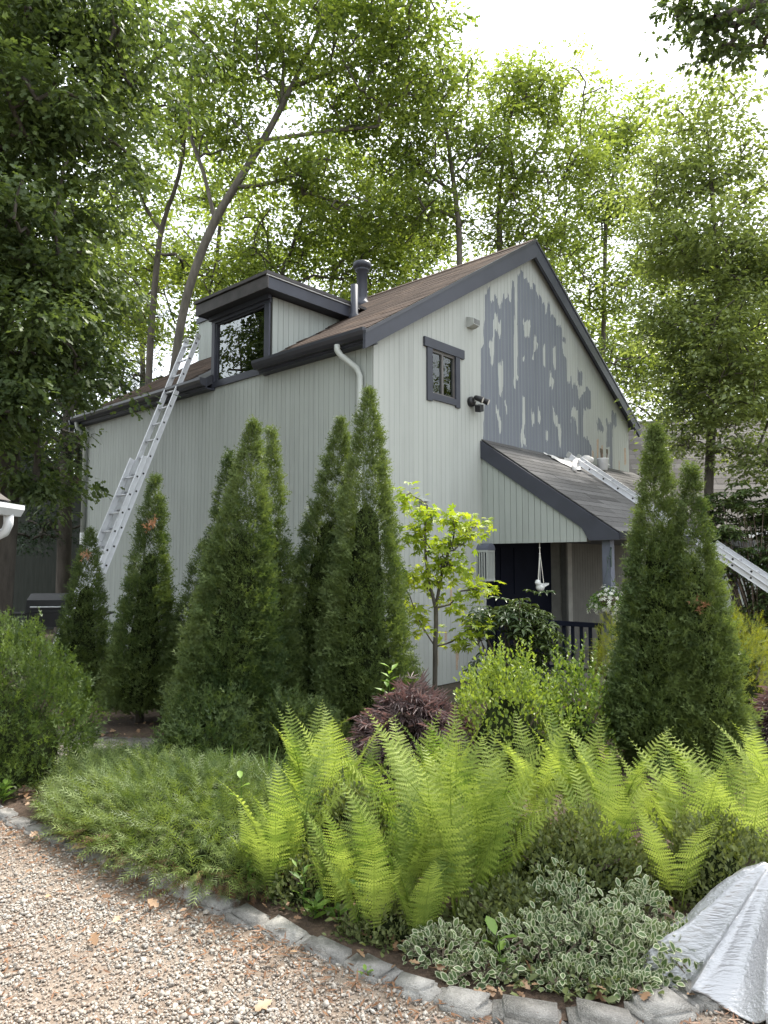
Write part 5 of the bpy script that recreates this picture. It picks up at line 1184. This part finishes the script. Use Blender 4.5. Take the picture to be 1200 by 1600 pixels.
b = MB(); b.ball((0, 0, .07), (.10, .08, .07)); b.ball((.08, .02, .06), (.07, .07, .055)); o = b.build('rag', M['cloth'], None, True, roofp(5.38, .2, .06)); tag(o, 'bunched rag hooked over the far rail of the porch ladder', 'cloth')
bk = empty('paint_bucket', roofp(6.0, .22), ANG, 'white paint bucket holding brushes on the porch roof by the wall', 'bucket')
b = MB(); b.lathe([(.085, 0), (.10, .2), (.108, .205), (.108, .22), (.097, .22), (.08, .02)], (0, 0, 0), 16); b.build('pail', M['white'], bk, True)
for i, (x_, y_) in enumerate(((.03, .02), (-.04, .0), (.06, -.03))):
    b = MB(); b.tube([(x_, y_, .05), (x_*1.6, y_*1.6, .32)], .011, 6); b.box((x_*1.6-.025, y_*1.6-.008, .32), (x_*1.6+.025, y_*1.6+.008, .40)); b.build('brush', M['twig'], bk)
b = MB(); b.tube([(-.10, 0, .2), (-.11, -.06, .12), (0, -.14, .08), (.11, -.06, .12), (.10, 0, .2)], .004, 5); b.build('handle', M['alu'], bk)

# ------------------------------------------------------------------ hanging bird, hanging basket
top = HW(2.45, -.92, 1.95); bz = at(843, 915, top.y)[2]
hb = empty('hanging_bird', (top.x, top.y, bz - .09), ANG, 'white ceramic bird hanging on knotted cords under the porch edge', 'ornament')
b = MB(); b.ball((0, 0, .07), (.075, .055, .06), 14, 9); b.ball((-.065, 0, .135), (.042, .040, .042), 12, 8); b.build('body', M['ceramic'], hb, True)
b = MB(); b.prism([(.05, -.02, .06), (.16, -.045, .10), (.165, -.045, .125), (.06, -.02, .10)], (0, .06, 0)); b.build('tail', M['ceramic'], hb)
b = MB(); b.lathe([(.012, 0), (.001, .03)], (0, 0, 0), 8); b.build('beak', M['ceramic'], hb, loc=(-.10, 0, .13), rot=(0, -math.pi/2, 0))
for dx, dy in ((-.05, 0), (.05, .03), (.05, -.03), (0, .04)):
    b = MB(); hh = top.z - bz + .09; b.tube([(dx, dy, .09), (dx*.3, dy*.3, .09 + (hh-.09)*.55), (0, 0, hh*.8), (0, 0, hh)], [.004, .005, .006, .006], 5); b.build('cord', M['rope'], hb)
for z_ in (.62, .72, .84):
    b = MB(); b.ball((0, 0, hh*z_+.03), .014, 8, 5); b.build('knot', M['rope'], hb, True)
pt = HW(2.43, -1.97, 1.72); hk = empty('plant_hook', pt, ANG, 'dark iron bracket on the porch post holding the flower basket', 'bracket')
b = MB(); b.tube([(0, 0, .12), (0, -.02, .13)], .01); b.box((-.012, -.012, -.12), (.012, -.001, .14)); b.build('plate', M['iron'], hk)
b = MB(); b.tube([(-.01, -.01, .0), (-.16, -.04, -.01), (-.2, -.05, .02)], .009, 6); b.tube([(-.005, -.01, .12), (-.10, -.03, .02)], .007, 6); b.build('arm', M['iron'], hk)
b = MB(); b.tube([(-.2, -.05, .02), (-.21, -.05, -.03), (-.19, -.05, -.07), (-.2, -.05, -.12), (-.215, -.05, -.15)], .006, 6); b.build('hook', M['iron'], hk)
bc = HM @ (Vector((2.43-.2, -1.97-.05, 1.20)))
hbk = empty('hanging_basket', bc, 0, 'hanging basket full of small white flowers at the porch post', 'basket')
b = MB(); b.lathe([(.05, -.10), (.11, -.06), (.14, .02), (.13, .03)], (0, 0, 0), 16); b.build('pot', M['twig'], hbk, True)
for a_ in range(3):
    b = MB(); b.tube([(.13*math.cos(a_*2.1), .13*math.sin(a_*2.1), .02), (0, 0, .40)], .003, 5); b.build('chain', M['iron'], hbk)
n = 900; d = rnd_dir(n); d[:, 2] = d[:, 2]*.75 + .05; P = d*np.array([.25, .25, .15])*(.5+.6*rng.random(n))[:, None] + np.array([0, 0, .02]); P[:, 2] -= .12*(np.hypot(P[:, 0], P[:, 1])/.24)**2
foliage('leaves', [place(P, d + rnd_dir(n)*.7, rnd_dir(n) + np.array([0, 0, .6]), .035, LEAF)], M['weed'], hbk)
n = 150; d = rnd_dir(n); P = d*np.array([.25, .25, .17])*rng.uniform(.8, 1.15, n)[:, None]; P[:, 2] = P[:, 2]*.85 + .02 - .12*(np.hypot(P[:, 0], P[:, 1])/.24)**2
foliage('flowers', [place(P, np.cross(d, rnd_dir(n)), d, .034, palmate(5, .22, 5.0, (1, 1, 1)))], M['petal'], hbk)

# ------------------------------------------------------------------ silver tarp over a heap at the lower right
m, t, b_, o_ = new_mat('silver_tarp'); g = t.nodes.new('ShaderNodeNewGeometry')
n1 = noise(t, g.outputs['Position'], 7, 4); n2 = noise(t, g.outputs['Position'], 26, 3, .55)
mp = t.nodes.new('ShaderNodeMapping'); mp.inputs['Scale'].default_value = (.5, 3.0, 3.0); mp.inputs['Rotation'].default_value = (.3, .2, .7); t.links.new(g.outputs['Position'], mp.inputs[0])
w1 = noise(t, mp.outputs[0], 17, 3, .5)
t.links.new(ramp(t, n1, [(.3, (.42, .42, .435)), (.7, (.47, .47, .485))]), b_.inputs['Base Color']); b_.inputs['Roughness'].default_value = .33; b_.inputs['Metallic'].default_value = .55
rid = mth(t, 'ABSOLUTE', mth(t, 'SUBTRACT', w1, .5)); bump(t, b_, mth(t, 'ADD', mth(t, 'MULTIPLY', rid, 1.6), mth(t, 'MULTIPLY', n2, .12)), .38, .02); M['tarp'] = m
mb, tb, bb, ob_ = new_mat('tarp_black_back'); bb.inputs['Base Color'].default_value = (.012, .012, .016, 1); bb.inputs['Roughness'].default_value = .5; M['tarp_back'] = mb
tc = np.array([1.60, 2.98, 0]); tarp = empty('tarp', tc, 0, 'crumpled silver tarpaulin draped over a low heap at the lower right corner', 'tarp')
from mathutils import noise as mnoise
nu, nv = 150, 64; V = []
def ridged(x, y, z, sc):
    return 1 - abs(mnoise.noise(Vector((x*sc, y*sc, z))))*2
RA = [math.radians(d_) for d_ in (18, 66, 118, 152, 186, 214, 243, 274, 312, 346)]; RA.append(RA[0] + 2*math.pi)
RK = [1.0, 1.1, 1.0, .95, 1.14, .98, 1.05, .96, 1.06, 1.0, 1.0]
for j in range(nv + 1):
    for i in range(nu):
        a = 2*math.pi*i/nu; q = j/nv; aa = a if a >= RA[0] else a + 2*math.pi
        m_i = max(k_ for k_ in range(len(RA)-1) if RA[k_] <= aa + 1e-9); w_ = (aa - RA[m_i]) / (RA[m_i+1] - RA[m_i])
        w2 = min(1, max(0, w_ + .05*math.sin(q*5 + m_i))); sag = math.sin(math.pi*w2)**.8
        R0 = .55*(RK[m_i]*(1-w_) + RK[m_i+1]*w_) - .07*sag + .012*math.sin(13*a+m_i)
        ex_ = 1.0 if math.cos(a) < 0 else 1.0 + .6*math.cos(a)
        rr = R0*q; x_, y_ = rr*math.cos(a)*ex_, rr*math.sin(a)*.72
        pk = max(0, (q - .20 - .10*math.cos(a))/(.80 - .10*math.cos(a))); z = .375*(1-pk**1.15) + .055 - .03*(1-pk)*(1+math.cos(a+.6)) + .012*math.sin(5*q+2*a)*(1-pk) - .085*sag*math.sin(math.pi*min(1, q*1.05)*.72)*q**.6
        z += .0055*ridged(x_+.3*y_, y_*1.6-.4*x_, 3.1, 9) + .0028*ridged(x_, y_, 1.7, 22)
        z += (.03*math.sin(a*5+1)*max(0, q-.75)*4*.5 if q > .75 else 0)
        V.append((x_, y_, max(.016, z)))
Fs = [(j*nu+i, (j+1)*nu+i, (j+1)*nu+(i+1) % nu, j*nu+(i+1) % nu) for j in range(nv) for i in range(nu)]
sh = link('sheet', array_mesh('sheet', np.array(V), Fs, [M['tarp'], M['tarp_back']], True), tarp)
sm = sh.modifiers.new('thickness', 'SOLIDIFY'); sm.thickness = .003; sm.offset = -1; sm.material_offset = 1
# front flap hanging under the hem with its eyelet
V = []; nu2, nv2 = 26, 8
for j in range(nv2 + 1):
    for i in range(nu2 + 1):
        u_, w_ = i/nu2, j/nv2; x_ = -.26 + u_*.9; y_ = -.355 - .02*math.sin(u_*11) - .025*w_; z_ = .075 - w_*(.066 - .03*max(0, math.sin(u_*8)))
        V.append((x_, y_, z_))
Fs = [(j*(nu2+1)+i, j*(nu2+1)+i+1, (j+1)*(nu2+1)+i+1, (j+1)*(nu2+1)+i) for j in range(nv2) for i in range(nu2)]
fl = link('flap', array_mesh('flap', np.array(V), Fs, M['tarp'], True), tarp); sm = fl.modifiers.new('thickness', 'SOLIDIFY'); sm.thickness = .003
b = MB(); ring = [(-.245 + .013*math.cos(a), -.392, .045 + .013*math.sin(a)) for a in np.linspace(0, 2*math.pi, 15)]; b.tube(ring, .005, 6); b.build('eyelet', M['alu'], tarp, True)

# ------------------------------------------------------------------ neighbouring buildings and grill
gr = empty('garage', (-4.07, 7.6, 0), 0, 'corner of a neighbouring garage roof with white gutter at the left edge', 'garage')
b = MB(); b.prism([(.05, -.0, 2.30), (-2.6, 0, 4.2), (-2.6, 0, 4.1), (.05, 0, 2.2)], (0, -5, 0)); rf = b.build('roof', M['soffit'], gr)
shingle_field(rf, (.06, -5.0, 2.305), (0, 1, 0), (-.812, 0, .583), 5.0, 3.2, M['far_shingle'], .33, 3, .14)
b = MB(); b.box((-2.6, -4.9, 0), (-.35, -.1, 2.3)); b.build('wall', M['siding'], gr)
b = MB(); b.prism([(.06, .05, 2.27), (.19, .05, 2.27), (.19, .05, 2.22), (.15, .05, 2.15), (.06, .05, 2.15)], (0, -5.1, 0)); b.build('gutter', M['white'], gr)
b = MB(); b.tube([(.11, -.12, 2.16), (.11, -.12, 2.06), (.08, -.12, 1.98), (-.25, -.1, 1.82), (-.31, -.1, 1.74), (-.31, -.1, .05)], .05, 8); b.build('downspout', M['white'], gr, True)
fg = empty('garage', (8.6, 18.4, 0), math.radians(-6), 'low grey shingled garage far behind the right-hand tree', 'garage')
b = MB(); b.prism([(-5, -3.0, 2.35), (-5, 0, 5.4), (-5, 3, 2.35), (-5, 3, 2.25), (-5, 0, 5.28), (-5, -3, 2.25)], (11, 0, 0)); rf = b.build('roof', M['far_shingle'], fg)
shingle_field(rf, (-5, -3.02, 2.355), (1, 0, 0), (0, .701, .713), 11, 4.2, M['far_shingle'], .5, 3, .2)
b = MB(); b.box((-4.8, -2.6, 0), (5.8, 2.6, 2.5)); b.prism([(-4.8, -2.6, 2.5), (-4.8, 0, 5.1), (-4.8, 2.6, 2.5)], (.1, 0, 0)); b.build('wall', M['siding'], fg)
b = MB(); b.box((-5, -3.12, 2.2), (6, -3.03, 2.33)); b.build('gutter', M['white'], fg)
b = MB(); b.tube([(-3.2, -2.68, 2.25), (-3.2, -2.68, .1)], .06, 8); b.build('downspout', M['white'], fg)
M['dark_wall'] = plain('weathered_dark_boards', (.055, .060, .052), .9, .25, 3, 0, 0, (6, 6, .5))
fh = empty('neighbour_house', (-9.6, 17.6, 0), math.radians(20), 'shadowy dark house behind the trunks at the far left', 'house')
b = MB(); b.box((-3, 0, 0), (3.2, 4, 2.7)); b.prism([(-3, 0, 2.7), (3.2, 0, 2.7), (.1, 0, 4.6)], (0, 4, 0)); b.build('wall', M['dark_wall'], fh)
b = MB(); b.prism([(-3.4, -.3, 2.55), (.1, -.3, 4.75), (3.6, -.3, 2.55), (3.6, -.3, 2.7), (.1, -.3, 4.92), (-3.4, -.3, 2.7)], (0, 4.6, 0)); b.build('roof', M['roof'], fh)
gl = at(88, 948, 10.9); gr2 = empty('barbecue_grill', (gl[0], gl[1], 0), .1, 'black barbecue grill half hidden behind the yew', 'grill')
b = MB(); b.box((-.36, -.24, .70), (.36, .24, .92)); b.build('body', M['black'], gr2)
b = MB(); b.prism([(-.36, -.24, .925), (-.36, -.20, 1.10), (-.36, -.05, 1.19), (-.36, .12, 1.19), (-.36, .24, .925)], (.72, 0, 0)); ld = b.build('lid', M['black'], gr2)
b = MB(); b.tube([(-.28, -.27, 1.0), (.28, -.27, 1.0)], .012, 6); b.build('handle', M['alu'], ld)
for s in (-1, 1):
    b = MB(); b.box((s*.37, -.22, .87), (s*.80, .22, .90)); b.build('side_shelf', M['black'], gr2)
    for y_ in (-.2, .2): b = MB(); b.box((s*.33-.02, y_-.02, 0), (s*.33+.02, y_+.02, .70)); b.build('leg', M['black'], gr2)
